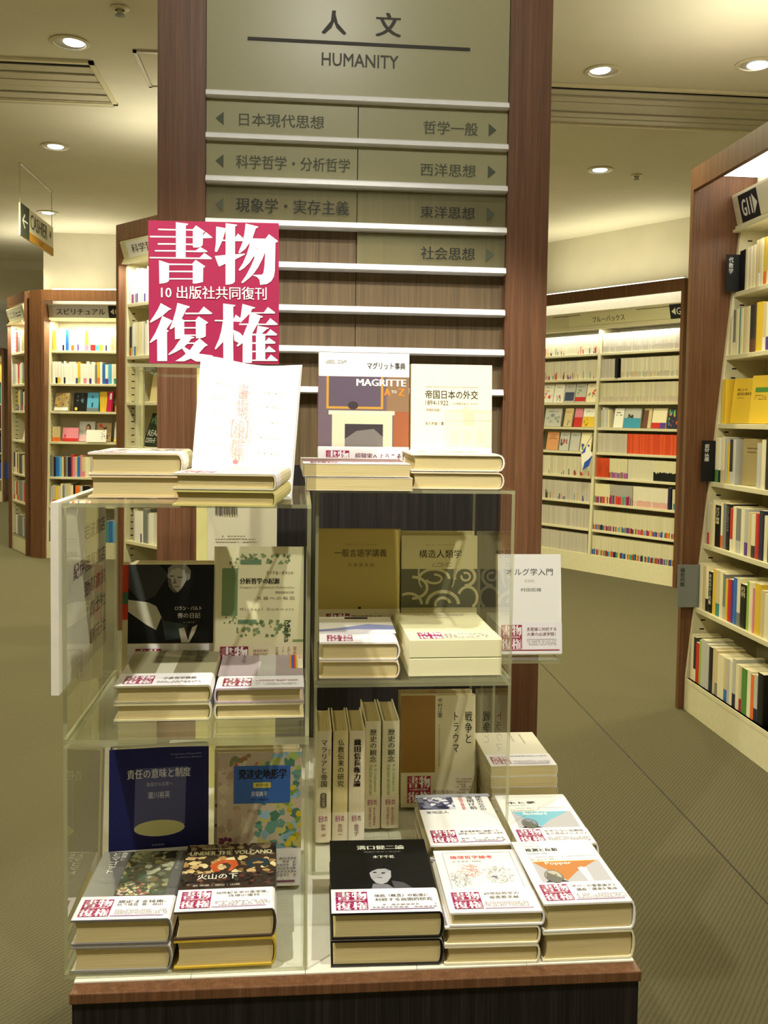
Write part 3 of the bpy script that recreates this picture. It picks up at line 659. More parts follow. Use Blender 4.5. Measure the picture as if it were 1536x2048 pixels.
o = g21.faceout(3, 0, .37, .19, .115, .003, 'W', [('blobs', 72, 20, 96, 92, ['504038'], 9, 4, 2, 5)], 'small white card with dark blossoms standing on the fourth shelf of the G21 bookcase', 'face-out books on the G21 bookcase', 8, 0, -.01)
o.name = 'notice_card'; o['category'] = 'card'; del o['group']
g21.row(2, 0, 'G20 K12 B26/188 S16 I14 D14 G14 N22/188 R10 P18 IL14 B20/188 P12 IP22 C20 C14 LO18 O20 R18 LR16 C10 K30/188 L12', place='fifth shelf', ts=1.4)
g21.row(1, 0, 'L14 LO16 YM20/180 IN20 C12/205 GK14 L20/205 I22/205 C18 K14 O30/188 L20 K36/188 K14 D20 M18 R16', place='sixth shelf', ts=1.4)
g21.row(0, 0, 'K10/200 W40/205 L16/200 _420 Y16 T20/200 B26/205 S24/200 B30/205 L20', place='lowest shelf', ts=1.4)
for q in (0,):
    o = MB().box(0, 0, 0, .06, .005, .25, C['G']).build('shelf_divider', 'printed_paper'); o.matrix_world = g21.M @ Matrix.Translation((.695, g21.yf(1.8) - .03, 1.82))
    tag(o, 'grey card divider hanging at the right of the top two shelves of the G21 bookcase', 'divider', 'plastic category dividers')

def fill(case, units, name, label, seed, wmax=.05):
    r = random.Random(seed); b = MB(); cs = ['e8e2cc', 'd8d0b4', 'c8c0a0', 'b03a30', '2a3a6a', 'd8b83a', '3a6a5a', 'f0ece0', '8a8a86', '1c1c20', 'c87a3a', 'e0d8c0']
    for u in units:
        for z in case.zs:
            x = case.xs[u] + .025
            while x < case.xs[u + 1] - .03 - wmax:
                t = r.uniform(.018, wmax); b.box(x, case.yf(z) + .015, z + .0005, x + t - .001, case.yf(z) + .14, z + r.uniform(.18, .22), hx(r.choice(cs))); x += t
    o = b.build(name, 'printed_paper'); o.matrix_world = case.M.copy(); tag(o, label, 'books', kind='stuff')
fill(g11, [1, 2], 'added_bay_books', 'rows of mixed books on the added, unseen nearer bays of the G11 bookcase', 3)
aisle = Case('left aisle bookcase', 'added unseen bookcase on the left, carrying a lamp that washes the ceiling', (-2.75, .9), (0, 1), [.9, .9, .9], ZS_TALL, .1)  # case added out of view to hold a ceiling-brightening lamp
aisle.uplight(17); fill(aisle, [0, 1, 2], 'added_case_books', 'rows of mixed books on the added, unseen left bookcase', 4)  # added lamp lifts the ceiling; the books dress the added case

# ---- its angled neighbour at the left edge
lf = Case('angled left bookcase', 'bookcase turned away at the left edge, joined to the G21 one by a dark post', (-2.895, 9.71), (.346, -.603), [.63], ZS_G, .0, top=2.5, header=(2.235, 2.38), depth=.24, post=.012)
def slf(p, L): p.rect(60, 4, 560, L - 4, hx('e2e0d8')); p.text('こころ', 110, L * .25, 300, L * .72, hx('50505a'), .02); p.dashes(330, L * .25, 520, L * .75, hx('50505a'), 2, 4)
lf.sign(slf); lf.light(6); lf.uplight(3)
lf.row(6, 0, '_120 R60/205 G50/205 G40/205 LC46/205 A50/205 A40/205', place='top shelf')
lf.row(5, 0, 'L50 L40 W50 W40 RO56 C40 W50 LF44 G50', place='second shelf')
lf.row(4, 0, '_180 YV40 C30 G70/205 ZM50/205 C40 CE40 T30', place='third shelf')
lf.faceout(3, 0, .2, .13, .2, .02, 'G', [bl(['3a3a30', '8a8a60'], 3, 0, 0, 100, 100)], 'dim olive face-out book behind, fourth shelf of the angled left bookcase', 'books on the angled left bookcase', 12, 0, .08)
lf.faceout(3, 0, .3, .2, .15, .02, 'W', [('rect', 40, 40, 48, 85, C['V']), ('dashes', 10, 10, 60, 30, C['P'], 2, 3)], 'white face-out book with a violet mark, fourth shelf of the angled left bookcase', 'books on the angled left bookcase', 12)
lf.row(2, 0, 'NC60/205 C20 W40/190 DO44/190 I40 K110/195 L40 C40', place='fifth shelf')
lf.row(1, 0, 'LR40 C40 RC40 D30 IO40 G140/200 L40 R60/190', place='sixth shelf')
lf.row(0, 0, '_60 W50/190 L40/190 G90/200 G80/200 L60 G50', place='lowest shelf')

# ---- shelf standing further off, past the left edge
fl = Case('farthest left bookcase', 'distant bookcase glimpsed at the extreme left edge', (-6.3, 14.6), (1.0, .13), [.9, .9], [.35, .75, 1.12, 1.5, 1.85], .05, top=2.35, header=(2.14, 2.3), depth=.35)
fl.uplight(30); fl.light(12)  # cove lamp added here to brighten the dim far left
fb = MB(); rf = random.Random(5)
for k, cs in enumerate([['2c4fa8'], ['b0a070', 'c8b890', '8a7a5a', '2a3050'], ['c08080', 'a06a5a', 'd0a898'], ['3a70c0', '60a8d0', '3a9088'], ['d89a30', 'c8b040', 'b09050', 'd8a8a0']]):
    x = .93
    while x < 1.76:
        tt = rf.uniform(.03, .08) if k else .2; fb.box(x, fl.yf(fl.zs[k]) + .02, fl.zs[k], x + tt - .004, .3, fl.zs[k] + rf.uniform(.24, .3), hx(rf.choice(cs))); x += tt
o = fb.build('distant_books', 'printed_paper'); o.matrix_world = fl.M.copy(); tag(o, 'far-off rows of coloured books at the extreme left edge', 'books', kind='stuff')

# ---- bookcase of white books between G21 and the sign column
s2 = Case('bookcase behind the poster', 'dark wood bookcase behind the magenta poster, beside the sign column', (-1.115, 5.97), (.657, -.754), [.9], [.155, .57, .87, 1.16, 1.435, 1.717, 2.04], .02, header=(2.29, 2.42))
def ss2(p, L): p.rect(70, 2, 700, L - 4, hx('e9e8ea')); p.text('科学哲学', 120, L * .24, 420, L * .76, hx('26262e'), .02)
s2.sign(ss2); s2.light(5); s2.uplight(4)
s2.row(6, 0, 'W16/195 WM14/196 WB14/197 W12 WO16/198 WB18 W20/200 W16 L14 W18 WV16 W20 W14 C16', place='top shelf')
s2.row(5, 0, 'ZR12/180 ZF14/182 L10/185 WI16/200 WB16/205 CI20/205 C40/205 C16 W16 L14 W18 W16', place='second shelf')
s2.faceout(4, 0, .12, .2, .25, .004, 'I', [], 'yellowed paper sheet hanging at the back of the third shelf behind the poster', 'books on the bookcase behind the magenta poster', 10, 0, .1)
s2.faceout(3, 0, .16, .15, .21, .02, 'K', [('rect', 0, 0, 100, 100, hx('1c2a1a')), bl(['3a5a30', '2a4024', '6a8a60'], 5, 10, 55, 90, 98, 12), ('text', 'REAL', 12, 30, 92, 48, C['L'], .01), ('dashes', 10, 10, 80, 26, C['W'], 3, 4)],
    'dark green face-out book lettered REAL on the fourth shelf behind the left display cube', 'books on the bookcase behind the magenta poster', 20)
s2.row(1, 0, '_60 L16/200 W18/190 W16/190 W14/190 W16/190 WV16/190 W16/190 G50/210 L16 W18 W20 W14', place='sixth shelf')

# ================================================================ the sign column
YP = 2.06
t = empty('directory_sign', (0, YP, 0), label='floor-to-ceiling dark wood column with HUMANITY directory of glass strips and white rails', cat='sign')
MB().box(-.304, 0, 0, -.2035, .34, CEIL - .001).build('side_post', 'wood', t)
MB().box(.4505, 0, 0, .5443, .34, CEIL - .001).build('side_post', 'wood', t)
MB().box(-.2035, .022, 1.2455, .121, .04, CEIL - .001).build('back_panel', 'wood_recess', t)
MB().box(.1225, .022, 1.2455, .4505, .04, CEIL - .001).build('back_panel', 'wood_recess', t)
MB().box(-.2035, .022, 0, .4505, .04, 1.2445).build('shade_toned_panel', 'black_wood', t)  # black tone paints in the shade that falls on the lower recess
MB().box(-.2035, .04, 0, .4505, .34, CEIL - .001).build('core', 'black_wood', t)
RZ = [2.035, 1.946, 1.856, 1.766, 1.678, 1.5865, 1.499, 1.411]
for z in RZ:
    MB().prism([(-.011, z - .005), (-.009, z + .004), (-.004, z + .0075), (.021, z + .0075), (.021, z - .0075), (-.006, z - .0075)], -.2025, .4495, axis='x').build('rail', 'white_aluminium', t)
g = MB().box(-.2025, .004, 2.044, .4495, .009, CEIL - .005).build('glass_header', 'film_glass', t)
pr = lambda u, v, k: (u, .0034 - k * 2e-4, v)
p = Print(pr); G_ = hx('2c2c22')
p.text('人', .042, 2.172, .092, 2.222, G_, .03); p.text('文', .158, 2.173, .210, 2.223, G_, .03)
p.rect(-.1165, 2.151, .3632, 2.158, hx('2a241c')); p.text('HUMANITY', .0415, 2.106, .2065, 2.133, hx('45453a'), .014); p.build('header_lettering', g)
ROWS = [(0, 1, [('日本現代思想', -.1334, .0477, 1.972, 1.9995)], [('哲学一般', .2640, .3832, 1.971, 1.9995)]),
        (1, 2, [('科学哲学・分析哲学', -.1392, .1048, 1.882, 1.911)], [('西洋思想', .2589, .3805, 1.881, 1.9085)]),
        (2, 3, [('現象学・実存主義', -.1387, .1037, 1.79, 1.8205)], [('東洋思想', .2604, .38, 1.791, 1.8165)]),
        (3, 4, [], [('社会思想', .2628, .3818, 1.701, 1.7285)])]
for a, b, L_, R_ in ROWS:
    zt, zb = RZ[a] - .008, RZ[b] + .008
    for side, items in ((0, L_), (1, R_)):
        if not items: continue
        x0, x1 = ((-.2025, .1205), (.1225, .4495))[side]
        g = MB().box(x0, .006, zb, x1, .010, zt).build('glass_strip', 'film_glass' if a < 2 else 'clear_glass', t)
        p = Print(lambda u, v, k: (u, .0054 - k * 2e-4, v)); zc = (items[0][3] + items[0][4]) / 2
        for s_, a0, a1, z0, z1 in items: p.text(s_, a0, z0, a1, z1, hx('4c5240' if a < 2 else '1e2118'), .02)
        p.build('strip_lettering', g)
        p = Print(lambda u, v, k: (u, .0054 - k * 2e-4, v))
        if side == 0: p.poly([(-.183, zc), (-.166, zc + .014), (-.166, zc - .014)], hx('4c5240'))
        else: p.poly([(.425, zc), (.4075, zc + .014), (.4075, zc - .014)], hx('4c5240'))
        p.build('arrow', g)

# ================================================================ the display table
TX0, TX1, TY0 = -.2745, .4490, 1.1465
t = empty('display_table', (0, TY0, 0), label='low display table, black wood front under a reddish wood top', cat='table')
MB().box(TX0 + .003, .003, 0, TX1 - .003, YP - TY0 - .002, .626).build('body', 'black_wood', t)
MB().box(TX0, 0, .6262, TX1, YP - TY0 - .001, .64).build('top', 'wood', t, bevel=.0015)
for k in range(5):
    x0 = TX0 + .001 + k * .1441
    MB().box(x0, .022, .6402, x0 + .1434, YP - TY0 - .003, .642).build('white_strip', 'white_laminate', t)

def cube(x0, x1, y0, y1, z0, z1, label, top=True):
    t = empty('display_cube', (x0, y0, z0), label=label, cat='display cube', group='clear acrylic display cubes')
    W, D, H = x1 - x0, y1 - y0, z1 - z0; e = .005; g = .0004
    MB().box(0, 0, 0, W, D, e, slot=0, edge=1).build('bottom_panel', ['acrylic', 'acrylic_edge'], t)
    MB().box(0, 0, H - e, W, D, H, slot=0, edge=1).build('top_panel', ['acrylic', 'acrylic_edge'], t)
    MB().box(0, 0, e + g, e, D, H - e - g, slot=0, edge=1).build('side_panel', ['acrylic', 'acrylic_edge'], t)
    MB().box(W - e, 0, e + g, W, D, H - e - g, slot=0, edge=1).build('side_panel', ['acrylic', 'acrylic_edge'], t)
LX0, LX1, LY0, LY1 = -.287, .0165, 1.1745, 1.50
RX0, RX1, RY0, RY1 = .0265, .334, 1.425, 1.75
cube(LX0, LX1, LY0, LY1, .6425, .942, 'lower left clear acrylic cube holding thick novels at its front')
cube(LX0, LX1, LY0, LY1, .9424, 1.242, 'upper left clear acrylic cube with the black-and-white portrait book inside')
cube(RX0, RX1, RY0, RY1, .6425, .942, 'lower right clear acrylic cube holding the row of upright spines')
cube(RX0, RX1, RY0, RY1, .9424, 1.242, 'upper right clear acrylic cube with two plain ochre and patterned books')

# ================================================================ books on the display
def profile(w, t, th, side, bulge, inset=0.0):
    """C-shaped jacket section in x (width) and z (thickness), spine at x = w"""
    o = [(0, 0), (w - bulge, 0)]; n = 6
    for i in range(1, n): a = math.pi * i / n; o.append((w - bulge + bulge * math.sin(a), t / 2 - t / 2 * math.cos(a)))
    o += [(w - bulge, t), (0, t)]
    i_ = [(0, t - th), (w - bulge, t - th)]
    for i in range(1, n): a = math.pi * i / n; i_.append((w - bulge + (bulge - th) * math.sin(a), t / 2 + (t / 2 - th) * math.cos(a)))
    i_ += [(w - bulge, th), (0, th)]
    pts = o + i_
    return pts if side == 'R' else [(w - x, z) for x, z in pts]
def pageprof(w, t, th, side, bulge, conc, edge):
    n = 6; pts = []
    for i in range(n + 1): a = math.pi * i / n; pts.append((w - bulge - .0006 + max(bulge - th - .0008, .0004) * math.sin(a), t / 2 - (t / 2 - th - .0001) * math.cos(a)))
    for i in range(n + 1): a = math.pi * i / n; pts.append((edge + conc * math.sin(a), t / 2 + (t / 2 - th - .0001) * math.cos(a)))
    return pts if side == 'R' else [(w - x, z) for x, z in pts]
def cprism(mb, pts, y0, y1, c, slot=0):
    n = len(pts); h = n // 2; k = len(mb.v)
    mb.v += [(x, y0, z) for x, z in pts] + [(x, y1, z) for x, z in pts]
    for i in range(n): j = (i + 1) % n; mb.f.append((k + i, k + j, k + n + j, k + n + i)); mb.c.append(c); mb.s.append(slot)
    for i in range(h - 1):
        a, b, d, e = i, i + 1, n - 2 - i, n - 1 - i
        mb.f.append((k + a, k + b, k + d, k + e)); mb.c.append(c); mb.s.append(slot); mb.f.append((k + n + a, k + n + b, k + n + d, k + n + e)); mb.c.append(c); mb.s.append(slot)
def book(label, w, h, t, jc, side='R', hard=True, obi=None, art=None, spine=None, group=None, gloss=True, name=None, bulge=None, obic=None):
    r = empty(name or ('hardback' if hard else 'paperback'), label=label, cat='book', group=group)
    th = .0022 if hard else .0006; bu = (min(.006, t * .22) if bulge is None else bulge) if hard else .0012
    mb = MB(); cprism(mb, profile(w, t, th, side, bu), 0, h, jc); mb.build('jacket', 'glossy_jacket' if gloss else 'printed_paper', r)
    e = .003 if hard else .0004
    mb = MB(); mb.prism(pageprof(w, t, th, side, bu, .0035 if hard else .0002, e), e, h - e, axis='y'); mb.build('page_block', 'page_edges', r)
    top = t
    if obi:
        q = .0005; mb = MB(); pts = profile(w + q, t + 2 * q, .0003, side, bu); 
        pts = [(x - (q if side == 'L' else 0) * 1, z - q) for x, z in pts]; cprism(mb, pts, .0006, obi, obic or OBI); mb.build('paper_band', 'printed_paper', r); top = t + .0006
    if art:
        p = Print(lambda u, v, k: (u / 1000, v / 1000, (top if v < (obi or 0) * 1000 else t) + .00025 + k * 2.5e-5)); p.run(art); p.build('cover_print', r)
    if spine:
        if side == 'R': f = lambda u, v, k: (w + .0008 + k * 3e-5, v / 1000, t - u / 1000)
        else: f = lambda u, v, k: (-.0008 - k * 3e-5, v / 1000, u / 1000)
        p = Print(f); p.run(spine); p.build('spine_print', r)
    return r
def lay(r, x, y, z, yaw=0):
    r.location = (x, y, z + .0006); r.rotation_euler = (0, 0, math.radians(yaw)); return r
def stand(r, x, y, z, yaw=0, lean=8, t=.02):
    a = math.radians(90 - lean); r.location = (x, y, z + .0006); r.rotation_euler = (a, 0, math.radians(yaw)); return r
def obi_art(w, lines, col=INK, small=3, bg=MAG, seed=1, x0=6, s=38, centre=False):
    it = [('logo', x0, 7, x0 + s, 7 + s * 1.1, bg, OBI)]
    y = 46
    for k, (tx, a, b, hh) in enumerate(lines):
        it.append(('text', tx, a, y - hh - k * (hh + 2.5), b, y - k * (hh + 2.5), col, .01))
    it += [('dashes', x0 + s + 6, 11, w - 8, 24, hx('a8a4a8'), small, seed), ('rect', x0 + s + 2, 6.6, w - 12, 8, hx('7a3a8a'))]
    return it
TBL = .6424; CB = .6478; SH = .9478; TP = 1.2424
COPY = dict(side='R')
# -- front left: grey novel with a carved painting
sA = 'stacks of books at the front of the display'
art = [('rect', 40, 60, 106, 187, hx('5a5a48')), ('blobs', 40, 60, 106, 187, ['8a8a6a', '6f7460', '4a4838', 'a39a70', '7d6a50', 'a8a890', '5c6a58'], 90, 4, 3, 9), ('blobs', 42, 60, 85, 92, ['d8c890', 'c8a8a0', 'e0e0c0', 'b07060', '8a9a70'], 60, 5, 1.5, 3.5), ('blobs', 75, 160, 106, 187, ['1c1c16', '2a2a20'], 12, 6, 5, 9),
       ('vtext', 'とマゴット', 14, 120, 28, 184, hx('e8e8e4'), .02), ('vtext', '高貴と', 27, 158, 36, 185, hx('e8e8e4'), .01), ('dashes', 12, 95, 34, 108, hx('9a9a98'), 4, 2), ('vtext', '技芸と文化', 109, 130, 115, 184, hx('b8b8b4'))]
art += obi_art(125, [('規定する技術、', 50, 112, 7.5), ('抗う技芸  著：高山', 50, 108, 6)], small=4)
lay(book('upper copy of the grey novel with a carved stone painting, front left corner', .125, .188, .0325, hx('6a6866'), obi=.058, art=art, group=sA), -.2795, 1.1785, CB + .0345, -1)
lay(book('lower copy under the grey novel with a carved stone painting, front left corner', .125, .188, .0325, hx('8a8780'), obi=.058, group=sA), -.2795, 1.1785, CB, -1)
# -- front left second: brown crowd mural novel
art = [('rect', 0, 58, 128, 188, hx('3a2c22')), ('blobs', 0, 100, 128, 150, ['c8a878', 'd8c08a', 'b08850', '8a6a40', 'e0d0a0'], 60, 7, 3, 8), ('blobs', 0, 150, 128, 188, ['6a5440', '4a3c34', '8a7458', '2c2420', 'a08a68'], 70, 8, 3, 7), ('blobs', 0, 60, 128, 100, ['1c1818', '2c2424', '6a3a30', '4a3c38', '84604c', '3c3c30'], 90, 9, 2.5, 5),
       ('poly', [(42, 103), (36, 122), (52, 138), (72, 136), (76, 120), (66, 104), (62, 104), (66, 120), (60, 128), (50, 126), (46, 118), (52, 103)], hx('c0562a')), ('poly', [(92, 110), (84, 128), (98, 140), (116, 137), (120, 122), (112, 112), (108, 118), (112, 126), (104, 131), (94, 127), (100, 115)], hx('26343a')),
       ('text', 'Malcolm Lowry', 22, 168, 66, 177, hx('e6d8a8'), .02), ('text', 'UNDER THE VOLCANO', 6, 153, 122, 165, hx('f2e8c0'), .03), ('text', '火山の下', 22, 82, 76, 97, hx('f4f0e4'), .02), ('text', '訳 斎藤・渡辺・山崎', 18, 63, 80, 68, hx('d8d0c0'))]
art += obi_art(128, [('20世紀文学の金字塔、', 50, 118, 6.5), ('待望の復刊', 66, 106, 6)], small=3, seed=2)
lay(book('upper copy of the novel with a brown crowd mural cover, front left', .129, .188, .0362, hx('4a3c30'), obi=.056, art=art, group=sA), -.1520, 1.177, CB + .0378, 1.2)
lay(book('lower copy under the novel with the brown crowd mural, edged in yellow', .129, .188, .0362, hx('c8a838'), obi=.05, obic=hx('d8bc48'), group=sA), -.1520, 1.177, CB, 1.2)
# -- black film book
art = [('rect', 0, 62, 143, 210, hx('0a0a0b')), ('poly', [(56, 92), (62, 78), (70, 74), (78, 80), (84, 94), (85, 112), (78, 124), (62, 124), (54, 112)], hx('a8a8ae')), ('poly', [(54, 106), (52, 126), (62, 136), (82, 134), (90, 122), (88, 100), (85, 112), (78, 119), (66, 118), (58, 112)], hx('0c0c0e')), ('oval', 62, 108, 3, 1.8, hx('26262a')), ('oval', 74, 106, 3, 1.8, hx('26262a')), ('rect', 65, 92, 72, 94, hx('5a5a5e')), ('poly', [(86, 62), (84, 84), (100, 78), (112, 62)], hx('4c4c52')), ('poly', [(55, 62), (58, 76), (78, 74), (86, 62)], hx('77777e')),
       ('text', '溝口健二論', 40, 178, 110, 191, hx('f2f2e6'), .04), ('text', '映画の美学と政治学', 50, 168, 104, 173, hx('8a8a84')), ('text', '木下千花', 62, 150, 93, 159, hx('f0f0e0'), .02)]
art += obi_art(146, [('映画〈概念〉の拡張に', 58, 130, 8), ('対峙する画期的研究', 58, 134, 8)], small=2, seed=3, s=42)
lay(book('upper copy of the black film book with a half-lit face, front centre stack', .146, .21, .0345, hx('0d0d0e'), obi=.062, art=art, group=sA), .0475, 1.1775, TBL + .036, -1.2)
lay(book('lower copy of the black film book, under the half-lit face cover, front centre', .146, .21, .0345, hx('0d0d0e'), obi=.062, group=sA), .0475, 1.1775, TBL, -1.2)
# -- white logic book with red and grey line drawing
rr = random.Random(3)
art = [('rect', 12, 62, 12.6, 168, hx('8a8a88')), ('rect', 112, 62, 112.6, 168, hx('8a8a88')), ('rect', 12, 167.4, 112.6, 168, hx('8a8a88')), ('text', '論理哲学論考', 22, 148, 84, 158, hx('d8382c'), .015), ('text', '訳 奥 雅博・黒崎宏', 24, 138, 66, 142, hx('707070'))]
def scribble(cx, cy, n, col, sd, rx, ry):
    r = random.Random(sd); out = []
    for i in range(n):
        a = r.uniform(0, 6.28); d = math.sqrt(r.random()); x, y = cx + rx * d * math.cos(a), cy + ry * d * math.sin(a); q = r.uniform(2, 6); b = r.uniform(0, 6.28)
        x2, y2 = x + q * math.cos(b), y + q * math.sin(b); nx, ny = -math.sin(b) * .22, math.cos(b) * .22
        out.append(('line', [(x + nx, y + ny), (x - nx, y - ny), (x2 - nx, y2 - ny), (x2 + nx, y2 + ny)], col))
    return out
art += scribble(44, 112, 110, hx('e86a58'), 1, 16, 18) + scribble(28, 88, 120, hx('8a8a88'), 2, 14, 22) + scribble(84, 100, 170, hx('7d7d80'), 3, 22, 26) + scribble(76, 92, 14, hx('303080'), 4, 4, 3)
art += [('logo', 8, 8, 46, 50, MAG, OBI), ('text', '20世紀哲学の', 52, 42, 100, 49, INK, .01), ('text', '最重要文献', 58, 32, 98, 39, INK, .01), ('dashes', 50, 12, 108, 26, hx('a8a4a8'), 4, 8), ('rect', 48, 6.6, 112, 8, hx('7a3a8a'))]
lay(book('white logic book with a red and grey line drawing, right of the black book', .125, .176, .0185, hx('f1f0ee'), obi=.057, art=art, group=sA), .2005, 1.1720, TBL + .0508, -1)
lay(book('middle book of the stack under the white logic book with line drawing', .126, .178, .0243, hx('ece4c8'), obi=.057, group=sA), .1945, 1.1725, TBL + .0254, -1)
lay(book('bottom book of the stack under the white logic book with line drawing', .126, .178, .0243, hx('e8dfc0'), obi=.057, group=sA), .1945, 1.1725, TBL, -1)
# -- behind it: history book
art = [('rect', 0, 176, 125, 188, hx('a8a8b4')), ('rect', 0, 128, 60, 176, hx('4a4a60')), ('blobs', 0, 128, 60, 176, ['e8e8f0', '8a8aa0', '2a2a44', 'c8c8d8', '6a6a88'], 34, 6, 3, 9), ('rect', 60, 176, 125, 177, hx('a8a8b4')), ('vtext', '歴史のなかの', 99, 120, 110, 178, INK, .02), ('vtext', '夜明け前', 83, 124, 95, 178, INK, .02), ('vtext', '平田国学の幕末維新', 70, 124, 77, 178, hx('c03030'), .02), ('text', '宮地正人', 10, 112, 46, 121, hx('404048'))]
art += obi_art(125, [('幕末維新期に躍動した', 52, 112, 6.5), ('国学者たちと〈夜明け前〉の世界！', 48, 118, 6)], small=2, seed=5)
for k, l in enumerate(['bottom book of the stack behind the white logic book', 'middle book of the stack behind the white logic book', 'white history book with a blue-grey lattice picture, behind the white logic book']):
    lay(book(l, .125, .188, .0222, hx('f0eeee'), obi=.056, art=art if k == 2 else None, group=sA), .2005, 1.354, CB + .0004 + k * .0232, 0)
# -- right front: philosophy volumes with portrait
def volume(c1, c2, title, a1, a2, lines, seed, face):
    art = [('dashes', 14, 164, 44, 166, hx('808080'), 1, 3), ('text', title, 14, 148, 62, 158, INK, .03), ('dashes', 14, 141, 48, 144, INK, 1, 4), ('dashes', 14, 130, 112, 133, hx('6a6a6a'), 1, 5),
           ('text', a1, 14, 119, 52, 127, hx('b8b0a0')), ('rect', 14, 56, 112, 117, hx('b8b6bc')), ('poly', [(14, 117), (110, 117), (70, 84), (50, 60), (38, 80)], hx(c1)), ('rect', 14, 115.5, 112, 117, hx(c2)), ('text', a2, 32, 104, 70, 115, hx('f6f4ee'), .02),
           ('oval', 34, 72, 13, 19, hx('6a6860')), ('oval', 34, 74, 11, 15, hx(face)), ('oval', 30, 77, 2, 1.2, hx('2a2a2a')), ('oval', 38, 77, 2, 1.2, hx('2a2a2a')), ('rect', 30, 65, 38, 66.2, hx('4a3a3a')), ('poly', [(18, 56), (24, 62), (44, 62), (52, 56)], hx('24243a'))]
    if seed == 6: art.append(('poly', [(78, 56), (74, 94), (80, 98), (87, 94), (86, 56)], hx('dcdde4')))
    return art + obi_art(124, lines, small=3, seed=seed)
aJ = volume('c07a3c', 'e0c050', '推測と反駁', 'Karl R.', 'Popper', [('ポパーの重要論文と', 50, 112, 7), ('講義・講演を集成', 54, 110, 7)], 6, 'b8b4a4')
aK = volume('78b8cc', '9accd8', '水と夢', 'Gaston', 'Bachelard', [('かぎりない反動性', 50, 112, 7), ('生と死のエレメント', 50, 116, 7)], 7, '8a90a0')
lay(book('upper copy of the white volume with an orange triangle portrait, front right stack', .124, .182, .0378, hx('f2f0ec'), obi=.056, art=aJ, group=sA), .3245, 1.1715, TBL + .0392, .6)
lay(book('lower copy of the volume with the orange triangle portrait, front right stack', .124, .182, .0378, hx('e4dcb8'), obi=.056, group=sA), .3245, 1.1715, TBL, .6)
lay(book('white volume with a turquoise triangle portrait, behind the front right stack', .124, .186, .0340, hx('f2f0ec'), obi=.056, art=aK, group=sA), .3355, 1.360, TBL + .0354, -.6)
lay(book('book under the white volume with the turquoise triangle portrait', .124, .186, .0340, hx('e8e2cc'), obi=.056, group=sA), .3355, 1.360, TBL, -.6)
# -- back right: plain cream paperbacks
art = [('vtext', '根本問題の探究', 66, 120, 70, 168, hx('908a80')), ('vtext', '近代日本の思想', 84, 110, 88, 160, hx('908a80'))] + obi_art(116, [('日本思想の核心に迫る', 44, 108, 5)], small=4, seed=8, s=32)
for k in range(6):
    lay(book(['lowest', 'second lowest', 'third lowest', 'third highest', 'second', 'topmost'][k] + ' plain cream paperback of the tall stack at the back right of the table', .1165, .172, .0178, hx('e6dfc6'), hard=False, obi=.055, art=art if k == 5 else None, group=sA, gloss=False), .3355 if k < 4 else .334, 1.562, TBL + k * .0192, 0)

# -- inside the lower left cube
cov = [('rect', 0, 57, 145, 205, hx('1d1f5c')), ('poly', [(36, 85), (38, 175), (112, 175), (110, 90), (95, 80), (60, 78)], hx('5a5c8c')), ('oval', 73, 86, 37, 12, hx('d8d49c')), ('text', '責任の意味と制度', 26, 160, 118, 174, hx('e8e8f4'), .02), ('text', '負担から応答へ', 54, 148, 92, 154, hx('c0c0d8')), ('text', '瀧川裕英', 56, 130, 88, 140, hx('d8d8e8'), .01), ('text', 'The Significance of Responsibility', 88, 192, 134, 195, hx('9a9ac0')), ('text', 'from Burden to Response', 96, 187, 134, 190, hx('9a9ac0')), ('text', '勁草書房', 62, 60, 80, 63, hx('a0a0c0'))] + \
      [('logo', 10, 8, 52, 50, MAG, OBI), ('text', '「責任がある」「責任を問う」とは', 56, 42, 138, 48, INK), ('dashes', 56, 14, 132, 34, hx('a8a4a8'), 4, 9)]
stand(book('dark blue book with a pale cylinder of light, standing in the lower left cube', .145, .205, .024, hx('1d1f5c'), obi=.056, art=cov, group='books standing in the cubes'), -.2760, 1.405, CB, 6, 5)
cov = [('rect', 0, 56, 125, 200, hx('c8b8a4')), ('blobs', 55, 56, 125, 200, ['6a9a8a', '88b0c8', 'a8b860', '4f7f6a', 'c8c070', '9ac0d8'], 110, 12, 3, 10), ('blobs', 0, 56, 60, 200, ['d0c0ac', 'c8b09c', 'd8ccb8', 'b8a08c'], 60, 13, 3, 10), ('blobs', 100, 60, 125, 150, ['d8c030', 'c0a828', '7a9a40'], 18, 14, 3, 7), ('blobs', 0, 57, 22, 75, ['6a2a4a', '803860'], 8, 15, 3, 6), ('blobs', 18, 178, 60, 198, ['c86a5a', '9a7a50', '7a8a60'], 10, 16, 3, 7),
       ('rect', 24, 124, 108, 180, hx('3a66b4')), ('text', '発達史地形学', 31, 160, 102, 175, hx('14141c'), .04), ('rect', 53, 147, 79, 155, hx('e0d060')), ('text', '新装版', 57, 149, 75, 153.5, INK), ('text', '貝塚爽平', 50, 134, 74, 142, hx('e4e8f0'), .01), ('text', '東京大学出版会', 50, 128, 76, 131, INK), ('logo', 8, 8, 46, 49, MAG, OBI), ('dashes', 50, 16, 118, 46, hx('98949c'), 6, 10), ('rect', 50, 6.5, 116, 9, hx('7a3a5a'))]
stand(book('geomorphology book with a coloured relief map cover, standing in the lower left cube', .1245, .20, .02, hx('d8ccb0'), obi=.056, art=cov, group='books standing in the cubes'), -.1160, 1.40, CB, 0, 4)
stand(book('cream book showing only its left strip behind the relief map book', .128, .196, .018, hx('e0d6b4'), art=[('rect', 0, 120, 3, 160, hx('d0c080')), ('oval', 3, 110, 2, 3, hx('7a7868')), ('oval', 3, 80, 2, 3, hx('7a7868'))], group='books standing in the cubes'), -.1230, 1.43, CB, 0, 3)
